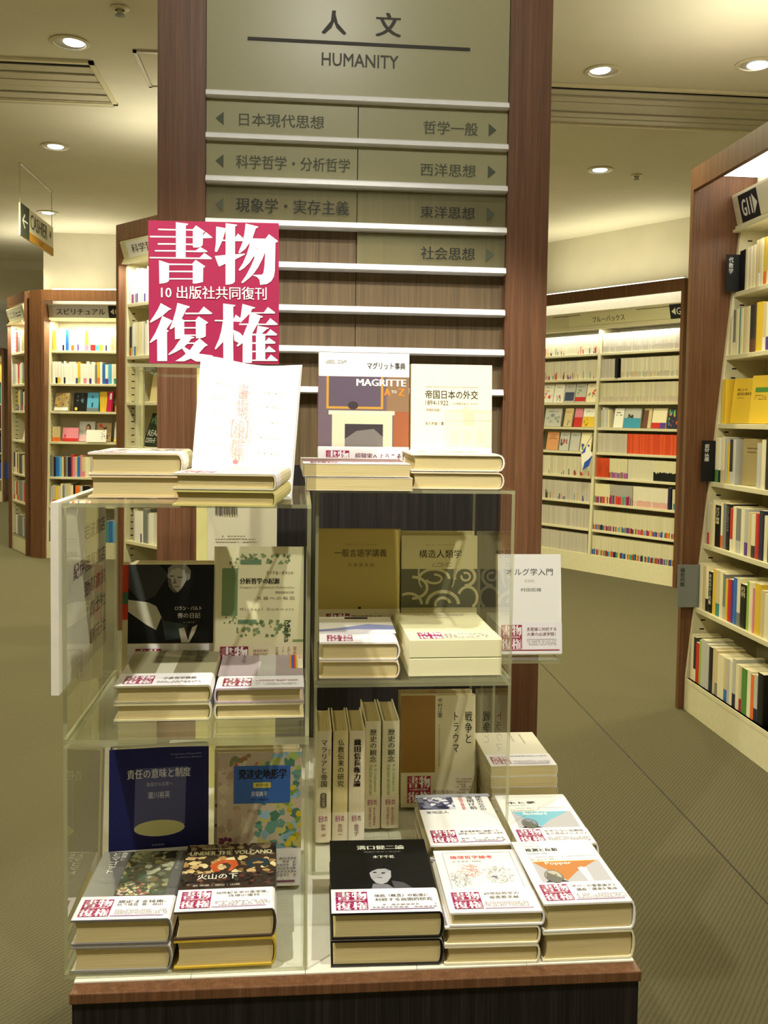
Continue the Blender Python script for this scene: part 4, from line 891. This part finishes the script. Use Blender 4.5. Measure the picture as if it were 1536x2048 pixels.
# -- inside the upper left cube
art = [('rect', 20, 60, 126, 187, hx('8a8468')), ('rect', 46, 60, 70, 187, hx('c8c4b0')), ('vtext', '詩と無為', 92, 120, 104, 182, INK, .02), ('vtext', 'そのとき', 76, 130, 86, 182, hx('3a3a34'), .02), ('logo', 10, 8, 48, 46, MAG, OBI), ('text', '小倉哲学精髄', 60, 28, 104, 40, hx('6a5a60'), .01), ('dashes', 54, 12, 112, 22, hx('a8a4a8'), 2, 4)]
lay(book('upper copy of the khaki striped book lying at the left of the upper left cube', .127, .188, .0228, hx('b8b08c'), obi=.06, art=art, group='stacks lying in the cubes'), -.2390, 1.241, SH + .024, .8)
lay(book('lower copy under the khaki striped book in the upper left cube', .127, .188, .0228, hx('ddd4a8'), obi=.06, group='stacks lying in the cubes'), -.2390, 1.241, SH, .8)
art = [('rect', 0, 60, 119, 187, hx('a8989c')), ('rect', 55, 60, 80, 187, hx('c8c4c0')), ('vtext', '哲学の記憶', 30, 130, 36, 182, hx('4a3a50')), ('rect', 100, 96, 119, 187, hx('d8862a')), ('rect', 103, 96, 119, 187, hx('2a50a0')), ('rect', 106, 96, 119, 187, hx('c83a30')), ('rect', 109, 96, 119, 187, hx('d8b830')), ('rect', 112, 96, 119, 187, hx('f0e8e0')), ('vtext', '文芸', 113, 150, 118, 184, hx('c83a30'), .03),
       ('logo', 10, 8, 48, 46, hx('8a2038'), OBI), ('dashes', 54, 30, 112, 38, hx('8a2050'), 2, 4), ('dashes', 54, 12, 112, 24, hx('a8a4a8'), 3, 5)]
lay(book('upper copy of the mauve book with a rainbow striped edge in the upper left cube', .119, .188, .0198, hx('c8b4bc'), side='L', obi=.058, art=art, group='stacks lying in the cubes'), -.1088, 1.246, SH + .021, .8)
lay(book('lower copy under the mauve book with the rainbow edge in the upper left cube', .119, .188, .0198, hx('ddd2a8'), side='L', obi=.058, group='stacks lying in the cubes'), -.1088, 1.246, SH, .8)
cov = [('rect', 0, 56, 128, 175, hx('0d0d0e')), ('poly', [(0, 175), (45, 175), (60, 160), (40, 128), (20, 118), (0, 140)], hx('3a3c3a')), ('poly', [(0, 122), (30, 118), (42, 112), (50, 96), (42, 76), (28, 84), (0, 104)], hx('c8c4b0')), ('poly', [(0, 104), (28, 84), (36, 62), (20, 56), (0, 56)], hx('080808')),
       ('poly', [(58, 160), (59, 148), (63, 138), (69, 132), (74, 133), (80, 140), (86, 150), (89, 160), (86, 170), (72, 173), (62, 170)], hx('b8b4a8')), ('poly', [(58, 158), (59, 170), (66, 175), (86, 175), (93, 166), (92, 154), (88, 150), (86, 158), (84, 166), (74, 170), (64, 167)], hx('8e8c86')), ('poly', [(58, 156), (60, 142), (68, 132), (74, 133), (66, 141), (63, 154)], hx('66645c')), ('rect', 61, 157, 68, 158.4, hx('2a2a28')), ('rect', 73, 155, 81, 156.4, hx('2a2a28')), ('poly', [(69, 156), (66, 146), (72, 146)], hx('7a766c')), ('rect', 67, 141, 75, 142, hx('3a3630')),
       ('poly', [(45, 136), (58, 142), (68, 133), (80, 133), (96, 146), (116, 136), (124, 90), (120, 56), (54, 56), (50, 96)], hx('0a0a0a')), ('poly', [(50, 96), (54, 90), (90, 84), (84, 64), (56, 60)], hx('34403c')), ('poly', [(76, 78), (84, 80), (90, 60), (96, 80), (104, 84), (100, 72), (92, 57), (80, 57)], hx('c8c0ac')),
       ('text', 'ロラン・バルト', 70, 106, 110, 112, hx('e8e6dc'), .015), ('text', '喪の日記', 74, 94, 108, 102, hx('d8d6cc'), .012), ('text', '石川美子訳', 82, 86, 100, 89, hx('8a8a80')), ('logo', 12, 6, 50, 48, MAG, OBI), ('text', '母をめぐる悲しみの記録', 56, 40, 116, 46, INK)]
stand(book('book with a black-and-white portrait of a grey-haired person, standing in the upper left cube', .128, .176, .016, hx('e8e0c0'), obi=.055, art=cov, group='books standing in the cubes', hard=False), -.2550, 1.445, SH, 0, 5)
for k in range(2):
    stand(book('cream book with a red and green left strip, behind the black-and-white portrait' if k == 0 else 'rearmost cream book behind the black-and-white portrait in the upper left cube', .130, .176, .011, hx('e6dcb8'), hard=False, art=[('rect', 0, 130, 12, 172, hx('d8442e')), ('rect', 0, 112, 12, 130, hx('4a7a60')), ('rect', 0, 88, 12, 112, hx('d8442e'))] if k == 0 else None, group='books standing in the cubes'), -.2668 + k * .015, 1.46 + k * .013, SH, 0, 5)
grn = ['76885c', '849668', '667850', '90a070']
cov = [('rect', 13, 98, 37, 170, hx('7d9668')), ('blobs', 40, 176, 118, 192, grn, 44, 5, 1.5, 4), ('blobs', 22, 168, 38, 186, grn, 16, 6, .8, 2.2), ('blobs', 36, 66, 118, 92, grn, 46, 7, 1.5, 4.2), ('blobs', 16, 86, 36, 98, grn, 14, 8, .8, 2), ('rect', 41, 176, 72, 183, hx('6a8a6a')), ('rect', 38, 86, 66, 92, hx('6a8a6a')),
       ('text', 'マイケル・ダメット', 80, 160, 121, 166, INK, .015), ('text', '分析哲学の起源', 40, 146, 100, 155, INK, .03), ('text', 'Origins of Analytical Philosophy', 40, 139, 122, 142.5, hx('908a70')), ('text', '野本和幸ほか訳', 94, 131, 122, 135, hx('4a4838')), ('text', '言 語 へ の 転 回', 66, 122, 123, 127, hx('5a5840')), ('text', 'M i c h a e l   D u m m e t t', 41, 106, 122, 110, hx('8a8468')), ('rect', 121, 59, 137, 62, hx('7d9668')),
       ('logo', 12, 8, 54, 52, hx('8a2040'), OBI), ('vtext', '現代哲学の', 122, 16, 127, 52, hx('b04050')), ('vtext', 'ルーツと', 113, 16, 118, 52, hx('6a5040')), ('vtext', '19・20世紀', 104, 16, 109, 52, hx('6a5040')), ('vtext', '文脈の上に', 95, 16, 100, 52, hx('5a4038')), ('dashes', 62, 20, 84, 50, hx('b08a88'), 6, 5)]
r = book('cream book with a green bar and speckled green border, standing in the upper left cube', .137, .203, .02, hx('e2dcb4'), side='L', obi=.057, obic=hx('e2d8b8'), art=cov, group='books standing in the cubes')
p = Print(lambda u, v, k: (u / 1000, v / 1000, .021 + k * 3e-5)); vs, fs = text_shape('Micha', .01)
x0 = min(v[0] for v in vs); x1 = max(v[0] for v in vs); y0 = min(v[1] for v in vs); y1 = max(v[1] for v in vs)
p.shape([(108 + (y - y0) / (y1 - y0) * 9, 91 - (x - x0) / (x1 - x0) * 33) for x, y in vs], fs, hx('2a3a2a')); p.build('cover_print', r)
stand(r, -.1275, 1.435, SH, 0, 8)
# -- upright spines in the lower right cube
SP = [('マラリアと帝国', .0335, .0250, 1.523, .187, 'e9dfbf', '2c2a24', '飯島 渉'), ('仏教伝来の研究', .0612, .0248, 1.523, .187, 'e8d9a4', '2c2a24', '吉田一'), ('織田信長権力論', .0876, .0262, 1.523, .187, 'efe2c8', '2a1a16', '金子'), ('歴史の観念', .1170, .0275, 1.571, .187, 'ece6c4', '3a4030', ''), ('歴史の観念', .1472, .0290, 1.571, .187, 'ece6c4', '3a4030', '')]
SL = ['cream book with vertical malaria title, first upright spine from the left', 'ochre-tinted spine, second of the five upright books', 'cream book with heavy brown title, middle of the five upright spines', 'fourth upright spine, pale green English lettering beside its title', 'fifth upright spine with green English lettering, nearest the gold-covered book']
for i, (ti, x, tt, y, h, c, tc, au) in enumerate(SP):
    T = tt * 1000; H = h * 1000
    ob = .050 if i < 3 else .056
    it = [('vtext', ti, T * .30, H * (.50 if i < 3 else .62), T * .74, H * .93, hx(tc), .02 if i != 2 else .05), ('rect', T * .22, ob * 1000 - 14, T * .5, ob * 1000 - 5, hx('a84a5a')), ('vtext', '復権', T * .24, ob * 1000 - 14, T * .48, ob * 1000 - 5, OBI), ('vtext', '書物', T * .55, ob * 1000 - 14, T * .80, ob * 1000 - 5, hx('8a3a48'))]
    if au: it.append(('vtext', au, T * .34, 10, T * .68, 32, hx('8a4a48')))
    else:
        it.append(('vtext', 'あらゆる歴史は', T * .55, 6, T * .72, 38, hx('a04048'))); it.append(('vtext', '思考の歴史である', T * .28, 4, T * .45, 38, hx('a04048')))
    if i == 0: it += [('oval', T * .5, 82, T * .2, 2.5, hx('6a5a4a')), ('rect', T * .3, 62, T * .7, 82, hx('6a5a4a')), ('oval', T * .5, 62, T * .2, 2.5, hx('6a5a4a')), ('vtext', '近代の疫病', T * .4, 61, T * .6, 83, hx('e0d8c0')), ('vtext', '飯島渉', T * .8, 146, T * .92, 158, hx('7a7468'))]
    r = book(SL[i], .127, h, tt, hx(c), obi=ob, obic=hx('e8dcc4' if i != 2 else 'f2ecdc'), spine=it, group='five upright books in the lower right cube', bulge=.003, gloss=False)
    if i > 2:
        p = Print(lambda u, v, k: (.1281 + k * 3e-5, v / 1000, tt - u / 1000))
        for tx, uu, a, b, hh in (('THE IDEA OF HISTORY', .28, 112, 58, .16), ('R. G. Collingwood', .58, 112, 66, .16)):
            vs, fs = text_shape(tx, .01); x0 = min(v[0] for v in vs); x1 = max(v[0] for v in vs); y0 = min(v[1] for v in vs); y1 = max(v[1] for v in vs)
            p.shape([(T * (uu + hh * (q - y0) / (y1 - y0)), a + (v_ - x0) / (x1 - x0) * (b - a)) for v_, q in vs], fs, hx('5a8a58'))
        p.build('english_lettering', r)
    # upright, spine to the front, front cover to the left
    r.matrix_world = Matrix(((0, 0, -1, x + tt), (-1, 0, 0, y + .127), (0, 1, 0, CB + .0006), (0, 0, 0, 1)))
cov = [('rect', 0, 62, 62, 200, hx('a0783a')), ('vtext', '中村江里', 66, 160, 75, 196, INK, .01), ('vtext', 'トラウマ', 94, 95, 106, 172, INK, .02), ('vtext', '戦争と', 116, 112, 130, 172, INK, .02), ('vtext', '不可視化された日本帝国陸軍', 68, 72, 71, 148, hx('8a7a58')), ('logo', 12, 8, 54, 56, hx('a01c3c'), OBI), ('text', '終わらない', 58, 24, 96, 31, hx('4a3a34')), ('text', '戦争の記憶', 58, 14, 96, 21, hx('4a3a34')), ('dashes', 102, 16, 130, 54, hx('b0a088'), 8, 6)]
stand(book('war history book with a gold-brown panel, standing in the lower right cube', .137, .20, .02, hx('e4dab4'), obi=.062, obic=hx('e2d8bc'), art=cov, group='books standing in the cubes'), .1895, 1.672, CB, -1, 5)
r = stand(book('copy behind the gold-brown panel book, with a pink round sticker at its top', .137, .20, .018, hx('c8b68a'), group='books standing in the cubes', art=[('oval', 62, 196, 8, 7, hx('c89a8a'))]), .1885, 1.698, CB, 0, 5)
# -- upper right cube
art = [('rect', 0, 60, 124, 188, hx('e8e4dc')), ('poly', [(0, 60), (124, 60), (124, 120), (80, 130), (30, 100), (0, 90)], hx('8a90c0')), ('poly', [(0, 60), (124, 60), (124, 88), (60, 92), (0, 76)], hx('d8d4dc')), ('rect', 44, 170, 84, 186, hx('4a1a24')), ('rect', 60, 170, 76, 186, hx('202028')), ('logo', 12, 8, 52, 48, MAG, OBI)]
lay(book('upper copy of the white book with a lilac wave, lying in the upper right cube', .125, .188, .0272, hx('efe8dc'), obi=.058, art=art, group='stacks lying in the cubes', bulge=.008), .0345, 1.436, SH + .0284, -1)
lay(book('lower copy under the white book with a lilac wave in the upper right cube', .125, .188, .0272, hx('e6d4b0'), obi=.058, group='stacks lying in the cubes', bulge=.008), .0345, 1.436, SH, -1)
for k in range(2):
    r = empty('slipcased_book', label=('upper' if k else 'lower') + ' of two cream slipcased books at the right of the upper right cube', cat='book', group='stacks lying in the cubes')
    MB().box(0, 0, 0, .147, .207, .0278, hx('e4deb4')).build('slipcase', 'printed_paper', r, bevel=.0008)
    MB().box(-.0003, .001, -.0003, .1473, .060, .0281, hx('e8e2c0')).build('paper_band', 'printed_paper', r)
    if k:
        p = Print(lambda u, v, q: (u / 1000, v / 1000, .0284 + q * 3e-5)); p.run([('logo', 18, 8, 56, 50, MAG, OBI, False), ('dashes', 60, 14, 130, 44, hx('b0a8b0'), 4, 3), ('text', 'ハイデガーの政治的存在論', 30, 178, 120, 188, hx('8a8468')), ('text', '小林敏明訳', 60, 160, 92, 167, hx('9a9478')), ('rect', 20, 6, 130, 7, hx('9a6070'))]); p.build('cover_print', r)
    lay(r, .1750, 1.441, SH + k * .0294, .8)
cov = [('text', 'フェルディナン・ド・ソシュール', 48, 172, 106, 176.5, hx('6a5c38')), ('text', '一般言語学講義', 30, 152, 124, 166, hx('3c3424'), .008), ('text', '小 林 英 夫 訳', 54, 134, 102, 141, hx('5a5038')), ('oval', 76, 60, 3, 2, INK), ('logo', 16, 10, 58, 50, hx('7a1c34'), OBI), ('text', '現代言語学の祖による', 62, 38, 138, 47, INK), ('text', '20世紀最大の古典', 68, 26, 130, 34, INK)]
stand(book('plain ochre linguistics book standing in the upper right cube', .151, .201, .03, hx('b8a45c'), obi=.058, obic=hx('dcd2b0'), art=cov, group='books standing in the cubes', gloss=False), .0355, 1.700, SH, 0, 3)
cov = [('rect', 0, 60, 139, 130, hx('6d6c56'))]
gl = hx('c8c094')
def arc(cx, cy, rx, ry, a0, a1, wd, col, n=16):
    o = [(cx + rx * math.cos(math.radians(a0 + (a1 - a0) * i / n)), cy + ry * math.sin(math.radians(a0 + (a1 - a0) * i / n))) for i in range(n + 1)]
    q = [(cx + (rx - wd) * math.cos(math.radians(a1 - (a1 - a0) * i / n)), cy + (ry - wd) * math.sin(math.radians(a1 - (a1 - a0) * i / n))) for i in range(n + 1)]
    return ('poly', o + q, col)
for cx, cy, rx, ry, a0, a1, wd in [(60, 112, 30, 20, 0, 180, 5), (60, 112, 16, 10, -170, 90, 4), (116, 116, 22, 20, -90, 200, 6), (118, 116, 10, 9, -200, 120, 4), (20, 96, 30, 22, -90, 90, 5), (76, 66, 32, 26, 0, 180, 6), (76, 66, 16, 14, 10, 200, 5), (14, 66, 26, 22, 0, 120, 5), (122, 78, 20, 22, -60, 160, 5), (38, 122, 8, 26, 90, 270, 3), (92, 124, 7, 28, -90, 90, 3)]:
    cov.append(arc(cx, cy, rx, ry, a0, a1, wd, gl))
cov += [('rect', 0, 56, 139, 60, gl), ('rect', 0, 130, 139, 190, hx('d8cf9c')), ('rect', 0, 0, 139, 56, hx('d8cf9c')), ('text', 'クロード・レヴィ＝ストロース', 44, 172, 98, 175.5, hx('7a7250')), ('text', '構造人類学', 32, 150, 110, 165, hx('2e2a1c'), .01), ('dashes', 56, 134, 92, 143, hx('6a6448'), 3, 3), ('logo', 12, 8, 52, 50, hx('7a1c34'), OBI, False)]
stand(book('anthropology book with an olive scroll pattern, standing in the upper right cube', .139, .190, .022, hx('d8cf9c'), obi=.055, obic=hx('dcd2b0'), art=cov, group='books standing in the cubes', gloss=False), .1870, 1.695, SH, 0, 3)
stand(book('cream slipcase standing behind the anthropology book with the scroll pattern', .137, .195, .02, hx('cfc694'), group='books standing in the cubes', name='slipcase', gloss=False), .1895, 1.722, SH, 0, 2)

# -- on top of the cubes
TG = 'books on top of the cubes'
lay(book('upper copy of the thick cream hardback at the left end above the left cube', .121, .19, .0285, hx('e8dcc0'), obi=.06, art=[('dashes', 20, 60, 110, 170, hx('8a7a80'), 5, 4), ('logo', 8, 8, 46, 48, MAG, OBI, False)], group=TG, bulge=.008), -.2715, 1.243, TP + .0297, 2)
lay(book('lower copy of the thick cream hardback at the left end above the left cube', .121, .19, .0285, hx('e0c8a0'), group=TG), -.2715, 1.243, TP, 2)
lay(book('upper copy of the slim cream hardback in front of the white leaflets', .124, .188, .0188, hx('e8deb8'), obi=.055, art=[('logo', 8, 8, 46, 48, MAG, OBI, False), ('dashes', 52, 14, 112, 44, hx('9a8a90'), 4, 4)], group=TG), -.1500, 1.138, TP + .02, -5)
lay(book('lower copy of the slim cream hardback in front of the white leaflets', .124, .188, .0188, hx('d8cc80'), group=TG), -.1500, 1.138, TP, -5)
lay(book('upper copy of the broad white paperback lying before the orange-spined book', .160, .216, .0190, hx('eeeae4'), side='L', hard=False, obi=.058, art=[('rect', 0, 58, 160, 180, hx('8a6a6a')), ('rect', 0, 180, 160, 216, hx('eeeae4')), ('logo', 12, 8, 52, 50, MAG, OBI, False), ('dashes', 60, 20, 140, 46, INK, 2, 2)], group=TG), .0065, 1.393, TP + .0206, 1)
lay(book('lower copy of the broad white paperback lying before the orange-spined book', .160, .216, .0190, hx('e6e0d0'), side='L', hard=False, group=TG), .0105, 1.393, TP, 0)
lay(book('upper copy of the rounded white hardback before the cream diplomacy book', .146, .19, .0262, hx('f0e8d8'), obi=.058, art=[('dashes', 20, 70, 120, 160, hx('d8c8b0'), 4, 4)], group=TG, bulge=.009), .1730, 1.440, TP + .0276, -1.5)
lay(book('lower copy of the rounded white hardback before the cream diplomacy book', .146, .19, .0262, hx('e8d8b8'), group=TG, bulge=.009), .1730, 1.440, TP, -1.5)
cov = [('rect', 0, 57, 157, 178, hx('6a5a62')), ('rect', 118, 57, 157, 178, hx('8a6c50')), ('rect', 118, 57, 157, 118, hx('9a5a38')), ('rect', 14, 122, 112, 178, hx('c09038')), ('rect', 18, 126, 108, 178, hx('5c4e5e')), ('rect', 8, 57, 130, 116, hx('6a5a62')), ('rect', 18, 112, 132, 119, hx('dcd8b8')), ('rect', 24, 57, 128, 112, hx('cfccae')), ('rect', 46, 57, 112, 96, hx('3c3438')),
       ('poly', [(46, 57), (46, 70), (66, 84), (96, 88), (112, 74), (112, 57)], hx('77706c')), ('oval', 60, 128, 9, 7, hx('3a3236')), ('text', 'マグリット事典', 84, 191, 150, 203, INK, .02), ('text', 'MAGRITTE', 66, 162, 151, 174, hx('f4f2ea'), .04), ('text', 'A', 114, 146, 124, 158, hx('e0862c'), .04), ('text', 'TO', 126, 150, 135, 155, hx('f4f2ea'), .02), ('text', 'Z', 138, 146, 149, 158, hx('e0862c'), .04),
       ('dashes', 12, 200, 48, 207, hx('6a6a6a'), 3, 3), ('logo', 14, 8, 54, 50, MAG, OBI), ('text', '超現実へようこそ！', 64, 34, 148, 46, hx('6a2040'), .01), ('dashes', 72, 20, 120, 24, hx('a04050'), 1, 3)]
stand(book('white-topped art dictionary with an interior scene and orange spine, standing on the right cube', .157, .219, .028, hx('f2f0ec'), side='L', obi=.057, art=cov, hard=False, spine=[('rect', 0, 56, 28, 182, hx('d8642a'))], group=TG), .0325, 1.640, TP, 0, 4)
cov = [('rect', 60, 60, 143, 118, hx('f0dcc4')), ('poly', [(60, 118), (62, 122), (90, 124), (98, 130), (106, 124), (143, 122), (143, 118)], hx('eccfb4')), ('rect', 92, 96, 112, 118, hx('e8c8ac')), ('rect', 70, 64, 84, 86, hx('ecd0b8')), ('rect', 92, 64, 106, 86, hx('ecd0b8')), ('rect', 116, 64, 130, 86, hx('ecd0b8')), ('rect', 60, 104, 143, 105, hx('e0bca0')),
       ('text', 'Imperial Diplomacy behind the Dynamics of Imperial Expansion', 26, 161, 118, 164, hx('8a6a4a')), ('text', '帝国日本の外交', 26, 142, 118, 157, hx('32281e'), .02), ('text', '1894-1922', 26, 131, 66, 139, hx('5a4a38')), ('text', 'なぜ版図は拡大したのか', 72, 132, 118, 136, hx('7a6a54')), ('text', '［増補新装版］', 26, 120, 52, 125, hx('7a5a4a')), ('text', '佐々木雄一 著', 26, 96, 58, 102, hx('5a4a38')), ('logo', 14, 8, 54, 50, MAG, OBI), ('text', '帝国膨張の力学', 62, 34, 128, 45, hx('8a7080'))]
stand(book('cream diplomacy book with a faint pink building, standing on the right cube', .143, .202, .026, hx('f4ecd0'), side='L', obi=.056, art=cov, hard=False, group=TG, gloss=False), .1925, 1.640, TP, 0, 4)

# -- white leaflets in front, their holder, riser and poster
def sheet(x0, dz, curl, seedv):
    mb = MB(); n = 12; W, H = .141, .19
    top = [(W * i / n, H + .004 * math.sin(i / n * 5.5 + 1.6) * curl) for i in range(n + 1)]
    for i in range(n):
        za = dz + .004 * math.sin(i / n * 3.1); zb = dz + .004 * math.sin((i + 1) / n * 3.1)
        mb.face([(top[i][0], 0, za), (top[i + 1][0], 0, zb), (top[i + 1][0], top[i + 1][1], zb + .003), (top[i][0], top[i][1], za + .003)], hx('f4f4f4'))
        mb.face([(top[i][0], 0, za - .0004), (top[i + 1][0], 0, zb - .0004), (top[i + 1][0], top[i + 1][1], zb + .0026), (top[i][0], top[i][1], za + .0026)], hx('f4f4f4'))
    return mb
t = empty('leaflets', label='stack of white leaflets with faint pink title leaning on the left cube', cat='leaflets')
for k in range(5): sheet(0, .002 + k * .0012, 1, k).build('leaflet', 'printed_paper', t, (-.0008 * k + .002, -.0006 * k + .001, 0))
p = Print(lambda u, v, k: (u / 1000, v / 1000, .0125 + .004 * math.sin(u / 141 * 3.1) + v / 190 * .003 + k * 3e-5)); PK = hx('f0b0b0')
p.vtext('書物', 54, 112, 72, 158, PK, .01); p.text('【復】', 50, 80, 74, 106, PK, .01); p.vtext('権', 50, 54, 70, 78, PK, .02); p.oval(60, 46, 4, 3.5, hx('f08a90')); p.vtext('第二', 58, 160, 66, 176, hx('e8d4d4')); [(p.dashes(16, z_, 38, z_ + 5, hx('ebe8ea'), 1, z_), p.dashes(86, z_ - 6, 116, z_ - 1, hx('ebe8ea'), 1, z_ + 9)) for z_ in (76, 98, 120, 142, 162)]; p.text('一部 二〇', 104, 44, 120, 50, hx('c8c4c8'))
p.build('leaflet_print', t)
t.location = (-.1520, 1.352, TP + .001); t.rotation_euler = (math.radians(84), math.radians(4), 0)
t = empty('acrylic_riser', label='clear acrylic riser carrying the magenta poster above the left cube', cat='riser')
AC = ['acrylic', 'acrylic_edge']
MB().box(-.245, 1.375, 1.4195, -.0215, 1.72, 1.4245, slot=0, edge=1).build('top_plate', AC, t)
MB().box(-.245, 1.445, TP + .0004, -.240, 1.497, 1.4192, slot=0, edge=1).build('leg', AC, t); MB().box(-.0265, 1.445, TP + .0004, -.0215, 1.497, 1.4192, slot=0, edge=1).build('leg', AC, t)
t = empty('poster', label='magenta square poster with four large white characters, standing on the acrylic riser', cat='poster')
Wp, Hp = .1858, .2035
MB().box(0, 0, 0, Wp, Hp, .003, hx('9a1d48')).build('poster_board', 'printed_paper', t)
p = Print(lambda u, v, k: (u / 1000 * Wp, v / 1000 * Hp, .0033 + k * 2e-5)); BGc = hx('9a1d48')
for k, ps in GLY.items():
    for q in ps: p.poly(q, hx('f4f4ee'))
for q in HOLES_D: p.poly(q, BGc)
p.text('10 出版社共同復刊', 96, 455, 904, 545, hx('f4f4ee'), .018); p.build('poster_print', t)
t.location = (-.2155, 1.386, 1.4256); t.rotation_euler = (math.radians(89), math.radians(-.6), 0)
# tall cream board behind the left cubes
t = empty('display_board', label='tall yellowish board standing behind the left cubes', cat='board')
MB().box(-.1905, 1.785, TBL, -.040, 1.80, 1.428, hx('d8d08a')).build('board', 'printed_paper', t)
p = Print(lambda u, v, k: (u, 1.7844 - k * 2e-4, v)); p.rect(-.170, 1.0, -.04, 1.24, hx('cfc8ac'))
for z in (1.215, 1.178):
    x = -.155; r_ = random.Random(int(z * 99))
    while x < -.115: q = r_.uniform(.001, .004); p.rect(x, z - .012, x + q, z + .012, hx('6a6458')); x += q + r_.uniform(.001, .003)
p.dashes(-.155, 1.118, -.08, 1.13, hx('8a8470'), 2, 3); p.dashes(-.155, 1.085, -.09, 1.10, hx('8a8470'), 2, 3); p.rect(-.178, 1.36, -.174, 1.40, hx('5a5848')); p.rect(-.178, 1.31, -.175, 1.345, hx('8a8a60')); p.build('board_print', t)
# board with the publishers' names, hung outside the left cube
t = empty('name_board', label='white board with vertical rows of purple shop names, beside the left cube', cat='board')
MB().box(-.2975, 1.1600, 1.008, -.2880, 1.44, 1.2440).build('board', 'board_white', t)
p = Print(lambda u, v, k: (-.2877 + k * 1e-5 * 3, u, v)); MV = hx('70284c')
for s_, a, zc in (('岩波書店', 1.298, 1.190), ('紀伊國屋書店', 1.235, 1.146), ('勁草書房', 1.298, 1.112), ('青土社', 1.33, 1.078), ('創元社', 1.33, 1.040)): p.text(s_, a, zc - .011, 1.432, zc + .011, MV, .01)
p.build('board_print', t)
# riser and introduction book at the back right
t = empty('book_riser', label='clear acrylic riser behind the right cubes under the white introductory book', cat='riser')
MB().box(.385, 1.80, TBL, .390, 1.92, .8782, slot=0, edge=1).build('leg', AC, t); MB().box(.3905, 1.915, TBL, .4480, 1.92, .8782, slot=0, edge=1).build('back_leg', AC, t)
MB().box(.385, 1.78, .8785, .515, 1.93, .8830, slot=0, edge=1).build('top_plate', AC, t); MB().box(.385, 1.776, .8785, .515, 1.7798, .895, slot=0, edge=1).build('front_lip', AC, t)
cov = [('text', 'オルグ学入門', 18, 156, 112, 170, hx('2a2a28'), .005), ('text', '新装版', 54, 142, 74, 148, hx('c8c4c0')), ('text', '村田宏雄', 46, 124, 88, 131, hx('5a5a58'), .01), ('logo', 6, 10, 48, 58, hx('a03048'), OBI), ('text', '支配者に対抗する', 58, 46, 118, 53, hx('7a4048')), ('text', '大衆の必須学問！', 58, 36, 116, 43, hx('7a4048')), ('dashes', 58, 18, 118, 32, hx('b0a0a4'), 4, 2), ('rect', 6, 7, 124, 9, hx('a03048'))]
stand(book('white introductory book on the acrylic riser, right of the cubes', .130, .198, .018, hx('f4f2ee'), obi=.062, art=cov, hard=False, group='books standing in the cubes', gloss=False), .3985, 1.835, .8834, 0, 7)['group'] = 'books standing by the cubes'
bpy.context.view_layer.update()
